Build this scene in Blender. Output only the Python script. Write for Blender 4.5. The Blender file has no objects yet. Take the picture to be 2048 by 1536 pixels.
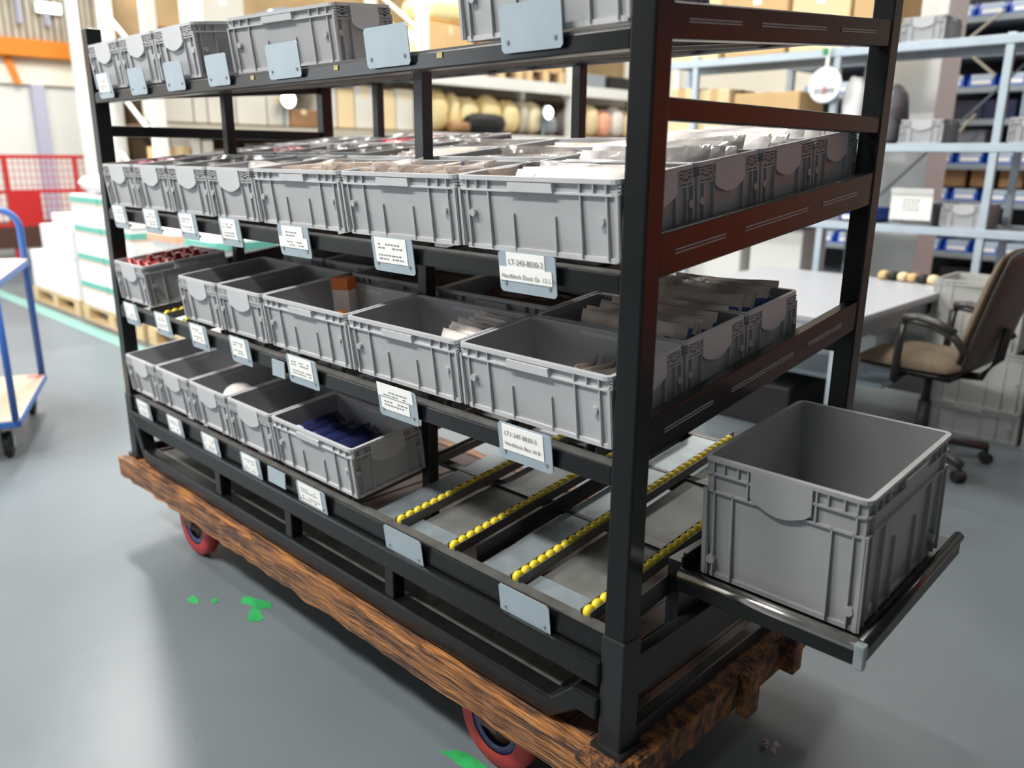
import bpy, math, random
from mathutils import Vector, Matrix, Euler
random.seed(7)
scene = bpy.context.scene
COL = scene.collection
PI = math.pi

# ------------------------------------------------------------------ camera
cam_d = bpy.data.cameras.new('camera')
cam = bpy.data.objects.new('camera', cam_d)
COL.objects.link(cam)
YAW, PITCH, ROLL = math.radians(44.378), math.radians(-15.538), math.radians(0.457)
_fw = Vector((-math.sin(YAW)*math.cos(PITCH), math.cos(YAW)*math.cos(PITCH), math.sin(PITCH)))
_rt = Vector((math.cos(YAW), math.sin(YAW), 0))
_up = _rt.cross(_fw)
_r2 = _rt*math.cos(ROLL) + _up*math.sin(ROLL)
_u2 = _up*math.cos(ROLL) - _rt*math.sin(ROLL)
M3 = Matrix((_r2, _u2, -_fw)).transposed()
cam.matrix_world = Matrix.Translation((0.779, -1.1001, 1.4261)) @ M3.to_4x4()
cam_d.sensor_width = 36.0
cam_d.lens = 28.727
cam_d.clip_start = 0.05
cam_d.clip_end = 200
cam_d.dof.use_dof = True
cam_d.dof.focus_distance = 1.75
cam_d.dof.aperture_fstop = 2.4
scene.camera = cam

# ------------------------------------------------------------------ world, lights, exposure
world = bpy.data.worlds.new('hall_air')
scene.world = world
world.use_nodes = True
world.node_tree.nodes['Background'].inputs['Color'].default_value = (0.93, 0.97, 1.0, 1)
world.node_tree.nodes['Background'].inputs['Strength'].default_value = 0.18
scene.view_settings.view_transform = 'Standard'
scene.view_settings.look = 'None'
scene.view_settings.exposure = 0.0
scene.view_settings.gamma = 1.0
scene.view_settings.use_curve_mapping = False
LAMPS = [(-8.5, 4.0, 75), (-8.5, 8.0, 90), (-7.0, 1.7, 370), (-5.0, 4.5, 140), (-5.0, 8.0, 120),
         (-1.2, 2.5, 120), (-1.3, 4.7, 20), (-2.2, 8.0, 70), (-5.2, -1.7, 150), (-1.2, -3.1, 320), (-4.4, -3.3, 310), (1.7, 5.7, 40)]  # last lamp is added to light the orange-red panel at right
def area(name, loc, size, power, rot=(0, 0, 0), col=(1, 0.98, 0.95)):
    d = bpy.data.lights.new(name, 'AREA')
    d.shape = 'RECTANGLE'; d.size, d.size_y = size; d.energy = power; d.color = col
    o = bpy.data.objects.new(name, d); COL.objects.link(o)
    o.location = loc; o.rotation_euler = rot
    return o
for (x, y, p) in LAMPS:
    area('ceiling_lamp_light', (x, y, 5.32), (1.6, 0.4) if y < 2 else (0.5, 1.6), p)
area('window_daylight', (-8.8, -5.8, 2.7), (4.6, 3.2), 120, (PI/2, 0, 0), (0.98, 0.99, 1.0))  # fill light added out of view, shining from the added pane

# ------------------------------------------------------------------ materials
MATS = {}
def lin(c):
    return tuple(((v/255)/12.92 if v/255 <= 0.04045 else ((v/255+0.055)/1.055)**2.4) for v in c)
def mat(name, rgb, rough=0.5, metal=0.0, var=0.0, vscale=8.0, bump=0.0, bscale=60.0, rgb2=None, stretch=(1, 1, 1),
        emit=0.0, coat=0.0, trans=0.0, lo=0.35, hi=0.7, alpha=1.0, detail=4.0):
    if name in MATS: return MATS[name]
    m = bpy.data.materials.new(name); m.use_nodes = True
    nt = m.node_tree; b = nt.nodes['Principled BSDF']
    c = lin(rgb)
    b.inputs['Base Color'].default_value = (*c, 1)
    b.inputs['Roughness'].default_value = rough
    b.inputs['Metallic'].default_value = metal
    b.inputs['Coat Weight'].default_value = coat
    b.inputs['Transmission Weight'].default_value = trans
    b.inputs['Alpha'].default_value = alpha
    if emit:
        b.inputs['Emission Color'].default_value = (*c, 1); b.inputs['Emission Strength'].default_value = emit
    if var or rgb2 or bump:
        tc = nt.nodes.new('ShaderNodeTexCoord'); mp = nt.nodes.new('ShaderNodeMapping')
        mp.inputs['Scale'].default_value = stretch
        nt.links.new(tc.outputs['Object'], mp.inputs['Vector'])
        if var or rgb2:
            n = nt.nodes.new('ShaderNodeTexNoise'); n.inputs['Scale'].default_value = vscale; n.inputs['Detail'].default_value = detail
            nt.links.new(mp.outputs['Vector'], n.inputs['Vector'])
            r = nt.nodes.new('ShaderNodeValToRGB')
            r.color_ramp.elements[0].position = lo; r.color_ramp.elements[1].position = hi
            c2 = lin(rgb2) if rgb2 else tuple(min(1, v*(1+var)) for v in c)
            c1 = c if rgb2 else tuple(v*(1-var) for v in c)
            r.color_ramp.elements[0].color = (*c1, 1); r.color_ramp.elements[1].color = (*c2, 1)
            nt.links.new(n.outputs['Fac'], r.inputs['Fac']); nt.links.new(r.outputs['Color'], b.inputs['Base Color'])
        if bump:
            n2 = nt.nodes.new('ShaderNodeTexNoise'); n2.inputs['Scale'].default_value = bscale
            nt.links.new(mp.outputs['Vector'], n2.inputs['Vector'])
            bp = nt.nodes.new('ShaderNodeBump'); bp.inputs['Strength'].default_value = bump; bp.inputs['Distance'].default_value = 0.01
            nt.links.new(n2.outputs['Fac'], bp.inputs['Height']); nt.links.new(bp.outputs['Normal'], b.inputs['Normal'])
    MATS[name] = m
    return m
BIN = mat('bin_grey_plastic', (165, 166, 168), 0.42, var=0.05, vscale=9)
BIN2 = mat('bin_light_plastic', (186, 187, 189), 0.42, var=0.04, vscale=9)
BIND = mat('bin_dark_plastic', (108, 109, 112), 0.45, var=0.05, vscale=9)
TOTE = mat('tote_grey_plastic', (180, 180, 176), 0.5, var=0.05)
BLACK = mat('black_paint', (19, 21, 22), 0.26, var=0.15, vscale=14)
BLACK.node_tree.nodes['Principled BSDF'].inputs['Specular IOR Level'].default_value = 0.32
BLACKM = mat('black_matt_paint', (26, 28, 30), 0.42, var=0.2, vscale=12)
DUST = mat('dusty_paint', (84, 83, 80), 0.7, var=0.25, vscale=20)
ZINC = mat('zinc_sheet', (138, 148, 152), 0.4, 0.25, var=0.12, vscale=25)
GALV = mat('dull_zinc', (112, 112, 108), 0.5, 0.15, var=0.15, vscale=18)
PLATE = mat('plate_blue_grey', (158, 172, 180), 0.42, 0.15, var=0.05, vscale=12)
CARD = mat('card_white', (240, 240, 236), 0.6, var=0.03)
INK = mat('card_ink', (128, 128, 126), 0.7)
INKD = mat('card_ink_dark', (92, 92, 92), 0.7)
YEL = mat('roller_yellow', (226, 203, 44), 0.38, var=0.1, vscale=30)
CHROME = mat('bare_steel', (196, 192, 186), 0.22, 1.0, var=0.15, vscale=20)
RUSTW = mat('weathered_edge', (66, 40, 28), 0.6, rgb2=(178, 118, 58), vscale=14, stretch=(0.45, 4, 9), bump=0.7, bscale=30, lo=0.38, hi=0.72, detail=6)
RUSTD = mat('weathered_dark_edge', (52, 32, 22), 0.65, rgb2=(150, 96, 46), vscale=12, stretch=(3, 3, 3), bump=0.8, bscale=36, lo=0.4, hi=0.7, detail=6)
DECK = mat('brown_deck_board', (74, 48, 34), 0.6, var=0.3, vscale=30, stretch=(6, .6, 1))
REDT = mat('tyre_red', (176, 54, 52), 0.5, var=0.1, vscale=12)
BLUER = mat('wheel_blue_rim', (74, 82, 128), 0.5)
RUSTY = mat('wheel_hub_brown', (110, 84, 62), 0.6, var=0.3, vscale=20)
WHITEP = mat('white_paint', (228, 228, 222), 0.5, var=0.03)
CREAM = mat('cream_panel', (236, 228, 210), 0.6)
GREYW = mat('pale_grey_panel', (218, 218, 212), 0.6, var=0.02, vscale=1)
ORANGE = mat('orange_paint', (216, 126, 16), 0.5)
LILAC = mat('lilac_grey_paint', (170, 172, 190), 0.5)
SLAT = mat('slat_beige', (186, 178, 160), 0.55, var=0.15, vscale=2)
RED = mat('red_paint', (176, 34, 34), 0.45)
BLUEP = mat('blue_paint', (58, 106, 184), 0.4)
BLUEB = mat('bin_blue', (24, 84, 190), 0.4)
PLY = mat('plywood', (226, 204, 178), 0.6, var=0.08, vscale=5, stretch=(1, 8, 1))
PINE = mat('pallet_pine', (214, 186, 142), 0.7, var=0.12, vscale=6, stretch=(1, 8, 8))
WRAP = mat('white_carton', (238, 238, 238), 0.45, var=0.03, vscale=4)
TEAL = mat('teal_print', (104, 186, 168), 0.5)
PEACH = mat('peach_print', (238, 172, 140), 0.5)
CARDB = mat('cardboard', (206, 172, 122), 0.75, var=0.06, vscale=3)
CARDB2 = mat('pale_cardboard', (228, 204, 160), 0.75, var=0.05, vscale=3)
CARDB3 = mat('brown_cardboard', (150, 112, 76), 0.75, var=0.1, vscale=3)
STEELB = mat('shelf_blue_grey', (182, 196, 206), 0.4, 0.1, var=0.04)
STEELG = mat('shelf_grey', (140, 148, 154), 0.45, 0.1, var=0.06)
DARK = mat('dark_rubber', (24, 24, 25), 0.6)
ARMR = mat('chair_plastic', (44, 42, 40), 0.38)
FAB = mat('chair_brown_fabric', (98, 84, 67), 0.9, var=0.15, vscale=60, bump=0.2, bscale=200)
BACKP = mat('chair_back_shell', (66, 60, 55), 0.6)
TABW = mat('table_white', (172, 174, 179), 0.35)
NAVY = mat('navy_film', (34, 40, 78), 0.22, var=0.35, vscale=18)
NAVYD = mat('dark_blue_cloth', (44, 46, 62), 0.7, var=0.2, vscale=10)
REDG = mat('red_plastic', (170, 40, 44), 0.25, var=0.15, vscale=10)
BROWNG = mat('brown_goods', (96, 72, 58), 0.6, rgb2=(52, 42, 38), vscale=16)
POLY = mat('polybag_film', (214, 208, 204), 0.12, var=0.12, vscale=22, bump=0.6, bscale=26)
POLYB = mat('polybag_beige', (226, 210, 196), 0.25, var=0.12, vscale=20, bump=0.4, bscale=26)
POLYD = mat('polybag_grey', (124, 117, 112), 0.2, var=0.2, vscale=22, bump=0.5, bscale=26)
POLYW = mat('polybag_white', (226, 217, 210), 0.25, var=0.06, vscale=20, bump=0.3, bscale=26)
POLYT = mat('polybag_blue_print', (212, 198, 188), 0.25, rgb2=(44, 72, 150), vscale=9, lo=0.56, hi=0.6)
ORTIP = mat('orange_card', (222, 116, 44), 0.5)
YELW = mat('yellow_wrap', (226, 196, 128), 0.35, rgb2=(240, 226, 180), vscale=4)
BEIGEW = mat('beige_wrap', (206, 190, 150), 0.4, rgb2=(232, 220, 190), vscale=4)
GLOW = mat('lamp_diffuser', (255, 252, 244), 0.4, emit=6.0)
SKYW = mat('window_daylight', (235, 244, 255), 0.3, emit=1.6)
GREENP = mat('green_floor_paint', (44, 156, 84), 0.5, var=0.2, vscale=20)
TEALP = mat('teal_floor_paint', (120, 166, 156), 0.45)
BLUESH = mat('blue_sheet', (92, 112, 136), 0.5)
PAPER = mat('paper_scrap', (196, 170, 178), 0.7)

# ------------------------------------------------------------------ mesh helpers
class MB:
    def __init__(s): s.v = []; s.f = []
    def add(s, vs, fs, M=None):
        o = len(s.v)
        s.v += [tuple(M @ Vector(v)) if M else tuple(v) for v in vs]
        s.f += [tuple(i+o for i in f) for f in fs]
        return s
    def box(s, lo, hi, M=None):
        x0, y0, z0 = lo; x1, y1, z1 = hi
        return s.add([(x0,y0,z0),(x1,y0,z0),(x1,y1,z0),(x0,y1,z0),(x0,y0,z1),(x1,y0,z1),(x1,y1,z1),(x0,y1,z1)],
                     [(0,3,2,1),(4,5,6,7),(0,1,5,4),(1,2,6,5),(2,3,7,6),(3,0,4,7)], M)
    def prism(s, poly, axis, a, b, M=None):
        # poly: 2D points counter-clockwise in the remaining axes order
        def p(q, t):
            if axis == 0: return (t, q[0], q[1])
            if axis == 1: return (q[0], t, q[1])
            return (q[0], q[1], t)
        n = len(poly)
        vs = [p(q, a) for q in poly] + [p(q, b) for q in poly]
        fs = [tuple(range(n)), tuple(range(2*n-1, n-1, -1))] + [(i, i+n, (i+1) % n + n, (i+1) % n) for i in range(n)]
        return s.add(vs, fs, M)
    def cyl(s, p0, p1, r, n=12, r1=None):
        p0, p1 = Vector(p0), Vector(p1); d = (p1-p0).normalized()
        u = d.orthogonal().normalized(); w = d.cross(u); r1 = r if r1 is None else r1
        vs = [p0 + (u*math.cos(2*PI*i/n) + w*math.sin(2*PI*i/n))*r for i in range(n)]
        vs += [p1 + (u*math.cos(2*PI*i/n) + w*math.sin(2*PI*i/n))*r1 for i in range(n)]
        return s.add(vs, [tuple(range(n-1, -1, -1)), tuple(range(n, 2*n))] + [(i, (i+1) % n, (i+1) % n+n, i+n) for i in range(n)])
    def tube(s, pts, r, n=8):
        pts = [Vector(p) for p in pts]; rings = []
        for i, p in enumerate(pts):
            d = (pts[min(i+1, len(pts)-1)] - pts[max(i-1, 0)]).normalized()
            ref = Vector((0.31, 0.17, 0.93)) if abs(d.z) < 0.8 else Vector((0.93, 0.31, 0.17))
            u = (ref - d*ref.dot(d)).normalized(); w = d.cross(u)
            rings.append([p + (u*math.cos(2*PI*k/n) + w*math.sin(2*PI*k/n))*r for k in range(n)])
        vs = [v for rg in rings for v in rg]; fs = [tuple(range(n-1, -1, -1)), tuple(range((len(pts)-1)*n, len(pts)*n))]
        for i in range(len(pts)-1):
            for k in range(n):
                a = i*n+k; b = i*n+(k+1) % n
                fs.append((a, b, b+n, a+n))
        return s.add(vs, fs)
    def lathe(s, prof, n=20, M=None, cap=True):
        vs = []; fs = []
        for (r, z) in prof: vs += [(r*math.cos(2*PI*k/n), r*math.sin(2*PI*k/n), z) for k in range(n)]
        for i in range(len(prof)-1):
            for k in range(n):
                a = i*n+k; b = i*n+(k+1) % n
                fs.append((a, b, b+n, a+n))
        if cap: fs.append(tuple(range(n-1, -1, -1))); fs.append(tuple(range((len(prof)-1)*n, len(prof)*n)))
        return s.add(vs, fs, M)
    def ring(s, w, d, rad, t, z0, z1):
        def outline(w, d, r):
            pts = []
            for (sx, sy, a0) in ((1, 1, 0), (-1, 1, 90), (-1, -1, 180), (1, -1, 270)):
                for k in range(4):
                    a = math.radians(a0 + 30*k)
                    pts.append((sx*(w/2-r) + r*math.cos(a), sy*(d/2-r) + r*math.sin(a)))
            return pts
        o = outline(w, d, rad); i = outline(w-2*t, d-2*t, max(rad-t, 0.002)); n = len(o)
        vs = [(x, y, z0) for x, y in o] + [(x, y, z1) for x, y in o] + [(x, y, z0) for x, y in i] + [(x, y, z1) for x, y in i]
        fs = []
        for k in range(n):
            j = (k+1) % n
            fs += [(k, j, j+n, k+n), (k+2*n, k+3*n, j+3*n, j+2*n), (k+n, j+n, j+3*n, k+3*n), (k, k+2*n, j+2*n, j)]
        return s.add(vs, fs)
    def mesh(s, name):
        me = bpy.data.meshes.new(name); me.from_pydata(s.v, [], s.f); me.validate(); me.update()
        return me
def obj(name, mb, m, parent=None, loc=(0,0,0), rot=(0,0,0), bevel=0.0, smooth=False, label=None):
    me = mb.mesh(name) if isinstance(mb, MB) else mb
    if m is not None and not me.materials: me.materials.append(m)
    if smooth:
        for p in me.polygons: p.use_smooth = True
    o = bpy.data.objects.new(name, me); COL.objects.link(o)
    o.parent = parent; o.location = loc; o.rotation_euler = rot
    if bevel:
        b = o.modifiers.new('bevel', 'BEVEL'); b.width = bevel; b.segments = 2; b.limit_method = 'ANGLE'
    if label: o['label'] = label
    return o
def tag(o, label, cat, group=None):
    o['label'] = label; o['category'] = cat
    if group: o['group'] = group
    return o
def thing(name, label, cat, loc=(0,0,0), rot=(0,0,0), group=None):
    o = bpy.data.objects.new(name, None); COL.objects.link(o); o.empty_display_size = 0.05
    o.location = loc; o.rotation_euler = rot
    return tag(o, label, cat, group)
def struct(name, mb, m, **k):
    o = obj(name, mb, m, **k); o['kind'] = 'structure'; return o
def dup(root, loc, rot=None, label=None, group=None):
    r = root.copy(); COL.objects.link(r); r.location = loc
    if rot is not None: r.rotation_euler = rot
    if label: r['label'] = label
    if group: r['group'] = group
    for ch in root.children:
        c = ch.copy(); COL.objects.link(c); c.parent = r
        for g in ch.children:
            d = g.copy(); COL.objects.link(d); d.parent = c
    return r
def bx(lo, hi): return MB().box(lo, hi)

# ------------------------------------------------------------------ setting: floor, walls, ceiling
def floor_mat():
    m = bpy.data.materials.new('floor_epoxy'); m.use_nodes = True
    nt = m.node_tree; b = nt.nodes['Principled BSDF']; N = nt.nodes.new; L = nt.links.new
    tc = N('ShaderNodeTexCoord')
    n1 = N('ShaderNodeTexNoise'); n1.inputs['Scale'].default_value = 0.9; n1.inputs['Detail'].default_value = 5
    n2 = N('ShaderNodeTexNoise'); n2.inputs['Scale'].default_value = 14; n2.inputs['Detail'].default_value = 6
    L(tc.outputs['Object'], n1.inputs['Vector']); L(tc.outputs['Object'], n2.inputs['Vector'])
    r = N('ShaderNodeValToRGB')
    r.color_ramp.elements[0].position = .3; r.color_ramp.elements[1].position = .7
    r.color_ramp.elements[0].color = (*lin((94, 102, 106)), 1); r.color_ramp.elements[1].color = (*lin((108, 116, 121)), 1)
    L(n1.outputs['Fac'], r.inputs['Fac'])
    r2 = N('ShaderNodeValToRGB'); r2.color_ramp.elements[0].position = .72; r2.color_ramp.elements[1].position = .8
    r2.color_ramp.elements[0].color = (1, 1, 1, 1); r2.color_ramp.elements[1].color = (.55, .55, .57, 1)
    L(n2.outputs['Fac'], r2.inputs['Fac'])
    mx = N('ShaderNodeMixRGB'); mx.blend_type = 'MULTIPLY'; mx.inputs['Fac'].default_value = 1
    L(r.outputs['Color'], mx.inputs['Color1']); L(r2.outputs['Color'], mx.inputs['Color2']); L(mx.outputs['Color'], b.inputs['Base Color'])
    rr = N('ShaderNodeMapRange'); rr.inputs['To Min'].default_value = .28; rr.inputs['To Max'].default_value = .46
    L(n1.outputs['Fac'], rr.inputs['Value']); L(rr.outputs['Result'], b.inputs['Roughness'])
    bp = N('ShaderNodeBump'); bp.inputs['Strength'].default_value = .06; bp.inputs['Distance'].default_value = .01
    L(n2.outputs['Fac'], bp.inputs['Height']); L(bp.outputs['Normal'], b.inputs['Normal'])
    return m
flr = struct('floor', bx((-12.2, -6, -0.1), (5, 12.2, 0)), floor_mat())
def patch(name, pts, m, z=0.0015):
    mb = MB(); mb.prism(pts, 2, -0.004, z)
    return obj(name, mb, m, flr)
def blob(cx, cy, rx, ry, n=11, rot=0.0):
    out = []
    for i in range(n):
        a = 2*PI*i/n; k = 0.65 + 0.55*random.random()
        x, y = rx*k*math.cos(a), ry*k*math.sin(a)
        out.append((cx + x*math.cos(rot) - y*math.sin(rot), cy + x*math.sin(rot) + y*math.cos(rot)))
    return out
patch('paint_mark', blob(-1.50, 0.03, .085, .03, rot=.3), GREENP)
patch('paint_mark', blob(-1.43, -0.01, .05, .025, rot=-.5), GREENP)
patch('paint_mark', blob(-1.665, -0.105, .03, .018), GREENP)
patch('paint_mark', blob(-1.61, -0.06, .02, .012), GREENP)
patch('paint_mark', blob(-0.47, 0.025, .07, .022, rot=.2), GREENP)
patch('floor_stripe', [(-9.6, 1.16), (-5.0, 1.16), (-5.0, 1.29), (-9.6, 1.29)], TEALP)
w = struct('wall_left', bx((-12.4, -6, 0), (-12.0, 12.2, 6)), GREYW)
obj('cream_band', bx((-12.0, -6, 2.31), (-11.93, 12.2, 2.64)), CREAM, w)
obj('crane_beam', bx((-12.0, -6, 2.64), (-11.75, 12.2, 2.86)), ORANGE, w, bevel=.01)
for k in range(34):
    y = 1.6 + k*0.085
    obj('slat', bx((-12.0, y, 2.86), (-11.94 + .02*(k % 2), y+0.062, 3.75)), SLAT, w)
obj('down_pipe', bx((-12.0, 2.64, 0.0), (-11.86, 2.80, 2.31)), LILAC, w, bevel=.01)
mb = MB(); mb.prism([(2.36, 2.64), (2.44, 2.64), (2.53, 2.30), (2.46, 2.30)], 0, -11.93, -11.86)
obj('brace', mb, ORANGE, w)
for k in range(3):
    obj('hanging_strut', bx((-11.9, 2.58+.33*k, 3.05), (-11.8, 2.63+.33*k, 3.8)), LILAC, w)
for k in range(6):
    y0 = -4.5 + k*2.6
    wn = struct('window_%d' % (k+1), bx((-12.02, y0, 4.0), (-11.97, y0+2.2, 5.5)), SKYW)
    obj('window_frame', MB().box((-12.0, y0-.06, 3.94), (-11.92, y0, 5.56)).box((-12.0, y0+2.2, 3.94), (-11.92, y0+2.26, 5.56))
        .box((-12.0, y0, 3.94), (-11.92, y0+2.2, 4.0)).box((-12.0, y0, 5.5), (-11.92, y0+2.2, 5.56)), WHITEP, wn)
struct('wall_front', bx((-12.4, -6.2, 0), (-5.9, -5.95, 6)), GREYW)
wn = struct('window_7', bx((-11.2, -5.95, 1.0), (-6.4, -5.9, 4.4)), SKYW)  # unseen glowing pane, added as fill for the bin fronts
obj('window_frame', MB().box((-11.3, -5.95, .9), (-6.3, -5.85, 1.0)).box((-11.3, -5.95, 4.4), (-6.3, -5.85, 4.5)).box((-11.3, -5.95, 1.0), (-11.2, -5.85, 4.4)).box((-6.4, -5.95, 1.0), (-6.3, -5.85, 4.4)), WHITEP, wn)
struct('wall_back', bx((-12.4, 12.0, 0), (5, 12.4, 6)), CREAM)
wr = struct('wall_right', bx((3.2, 4.3, 0), (3.4, 7.2, 2.5)), mat('orange_red_panel', (250, 98, 30), 0.6))
ce = struct('ceiling', bx((-12.4, -6, 6.0), (5, 12.4, 6.2)), WHITEP)
for (x, y, p) in LAMPS:
    t = thing('ceiling_lamp', 'long white lamp under the hall ceiling', 'lamp', (x, y, 5.35), group='hall ceiling lamps')
    a_, b_ = (.8, .25) if y < 2 else (.25, .8)
    obj('housing', bx((-a_-.04, -b_-.04, .03), (a_+.04, b_+.04, .65)), WHITEP, t)
    obj('diffuser', bx((-a_, -b_, 0), (a_, b_, .03)), GLOW, t)
# building columns
t = thing('building_column', 'slim white steel column standing left of the rack by the wall', 'column', (-9.6, 2.48, 0))
obj('shaft', bx((-.05, -.05, 0), (.05, .05, 6.0)), WHITEP, t, bevel=.005)
t = thing('building_column', 'square pale column behind the blue-grey shelving on the right', 'column', (-1.48, 5.4, 0))
obj('shaft', bx((-.17, -.2, 0.0), (.17, .2, 6.0)), mat('column_white', (242, 243, 240), .6), t, bevel=.006)
obj('base_strip', bx((-.18, -.21, 0), (.18, .21, .1)), STEELG, t)
obj('duct', bx((-12.0, 3.66, 2.86), (-11.8, 3.86, 6.0)), mat('tan_steel', (190, 132, 70), .5), w)
t = thing('wall_lamp', 'bright flat lamp on the slatted upper wall at far left', 'lamp', (-11.85, 2.97, 3.22))
obj('diffuser', bx((0, -.14, 0), (.05, .14, .11)), GLOW, t)
obj('housing', bx((-.1, -.15, -.01), (0, .15, .12)), WHITEP, t)

# ------------------------------------------------------------------ the flow rack
S = math.radians(6.564); TS = math.tan(S)
BW, BN, BD, BH, GAP = 0.396, 0.2566, 0.2295, 0.1408, 0.004
X1, YB, W, L, D = -0.0527, 0.008, 0.049, 2.348, 0.954
ND = 0.305
TIER = {1: 1.632, 2: 1.2515, 3: 0.919, 4: 0.575}
def slotx(i): return X1 - ((BW+GAP)*min(i, 3) + (BN+GAP)*max(0, i-3))   # right edge of slot
rack = thing('flow_rack', 'black steel rolling flow rack full of grey bins, standing on the rusty dolly', 'rack')
ZB, ZT = 0.305, 1.83
for (x0, y0, z1) in ((-W, 0, 2.02), (-L, 0, ZT), (-W, D-W, 2.02), (-L, D-W, ZT+.05)):
    p = obj('corner_post', bx((x0, y0, ZB), (x0+W, y0+W, z1)), BLACK, rack, bevel=.004)
    obj('post_sleeve', bx((x0-.003, y0-.003, ZB), (x0+W+.003, y0+W+.003, 0.555)), BLACKM, p, bevel=.004)
    obj('foot_plate', bx((x0-.012, y0-.012, ZB-.002), (x0+W+.012, y0+W+.012, ZB+.012)), BLACKM, p)
for (x, y) in ((-0.865, 0.243), (-2.03, 0.325)):
    obj('inner_post', bx((x-.018, y, 0.33), (x+.018, y+.032, 1.64)), BLACKM, rack, bevel=.003)
for x in (-0.93, -1.95):
    obj('inner_post', bx((x-.018, D-.04, 0.33), (x+.018, D-.008, 1.72)), BLACKM, rack, bevel=.003)
XA, XB = -L+W, -W
for (n, z0, z1) in ((1, 1.590, 1.622), (2, 1.203, 1.238), (3, 0.855, 0.893), (4, 0.500, 0.548)):
    y0 = 0.006 if n == 4 else 0.002
    bm = obj('front_beam', bx((XA, y0, z0), (XB, y0+.034, z1)), BLACK, rack, bevel=.003)
    obj('beam_lip', bx((XA, y0+.004, z1-.001), (XB, y0+.03, z1+.004)), DUST, bm)
    zr = z0 + (D-.05)*TS
    obj('rear_beam', bx((XA, D-.045, zr), (XB, D-.012, zr+.035)), BLACKM, rack)
# main lower tube, bottom rail with kinked ends, studs
obj('lower_tube', bx((XA, -.012, 0.442), (XB, .03, 0.497)), BLACK, rack, bevel=.006)
path = [(-.050, .392), (-.105, .392), (-.170, .338), (-2.19, .338), (-2.245, .43), (-2.296, .47)]
hw = .024
def offset(pts, d):
    out = []
    for i, p in enumerate(pts):
        a_ = pts[max(i-1, 0)]; b_ = pts[min(i+1, len(pts)-1)]
        dx, dz = b_[0]-a_[0], b_[1]-a_[1]; l = math.hypot(dx, dz); out.append((p[0]-dz/l*d, p[1]+dx/l*d))
    return out
mb = MB(); up_, dn_ = offset(path, -hw), offset(path, hw)
mb.prism(up_ + dn_[::-1], 1, -.014, .034)
obj('bottom_rail', mb, BLACK, rack, bevel=.005)
obj('rail_tray', bx((-2.17, .034, .335), (-.19, .16, .352)), DUST, rack)
for x in (-1.62, -1.19, -.715):
    obj('stud', bx((x-.018, -.006, .36), (x+.018, .03, .445)), BLACK, rack, bevel=.003)
# end frames
for (sx, xo) in ((0, -.003), (1, -L+.003)):
    d = -.028 if sx == 0 else .028
    xa, xb = sorted((xo, xo+d))
    for (z0, z1, h, ribs) in ((1.604, 1.672, .056, 1), (1.230, 1.322, .076, 1), (.910, 1.020, .072, 1)):
        mb = MB(); mb.prism([(W, z0), (D-W, z1), (D-W, z1+h), (W, z0+h)], 0, xa, xb)
        sb = obj('side_beam', mb, BLACK, rack, bevel=.003)
        if sx == 0:
            for (a, b) in ((.05, .24), (.32, .62), (.70, .90)):
                for off in (.45, .53):
                    mb = MB()
                    ya, yb = W+a*(D-2*W), W+b*(D-2*W)
                    za, zb_ = z0+a*(z1-z0)+h*off, z0+b*(z1-z0)+h*off
                    mb.prism([(ya, za), (yb, zb_), (yb, zb_+.0025), (ya, za+.0025)], 0, xb-.001, xb+.0018)
                    obj('rolled_groove', mb, ZINC, sb)  # highlight along the rolled groove, put into a pale zinc strip
    obj('end_rail', bx((xa, W if sx else .03, 1.484), (xb, D-W+(.03 if sx == 0 else 0), 1.520)), BLACK, rack, bevel=.003)
    obj('bottom_channel', bx((xa, W, .415), (xb, D-W, .505)), BLACKM, rack, bevel=.003)
    obj('sill_tube', bx((xa, W, .31), (xb, D-W, .345)), BLACKM, rack, bevel=.003)
obj('rear_tube', bx((XA, D-.04, .44), (XB, D-.005, .50)), BLACKM, rack)
# roller tracks
tm_cache = {}
LEN = D - .03
def track(x, tier, rollers=0, length=LEN, first=0):
    z = TIER[tier] - .012
    if length not in tm_cache:
        m_ = MB(); hw_ = .011
        m_.box((-hw_-.002, 0, -.026), (hw_+.002, length, -.023)).box((-hw_-.002, 0, -.026), (-hw_, length, -.002)).box((hw_, 0, -.026), (hw_+.002, length, -.002))
        tm_cache[length] = m_.mesh('roller_track')
    o = obj('roller_track', tm_cache[length], ZINC if rollers else GALV, rack, (x, .028, z + .02*TS), (S, 0, 0))
    for k in range(first, rollers):
        obj('roller', ROLL_ME, YEL, o, (0, .012+k*.0262, -.009))
    return o
mb = MB(); mb.lathe([(.004, -.0095), (.0105, -.0075), (.0135, -.003), (.0135, .003), (.0105, .0075), (.004, .0095)], 12, Matrix.Rotation(PI/2, 4, 'Y'))
ROLL_ME = mb.mesh('roller')
for p in ROLL_ME.polygons: p.use_smooth = True
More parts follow.
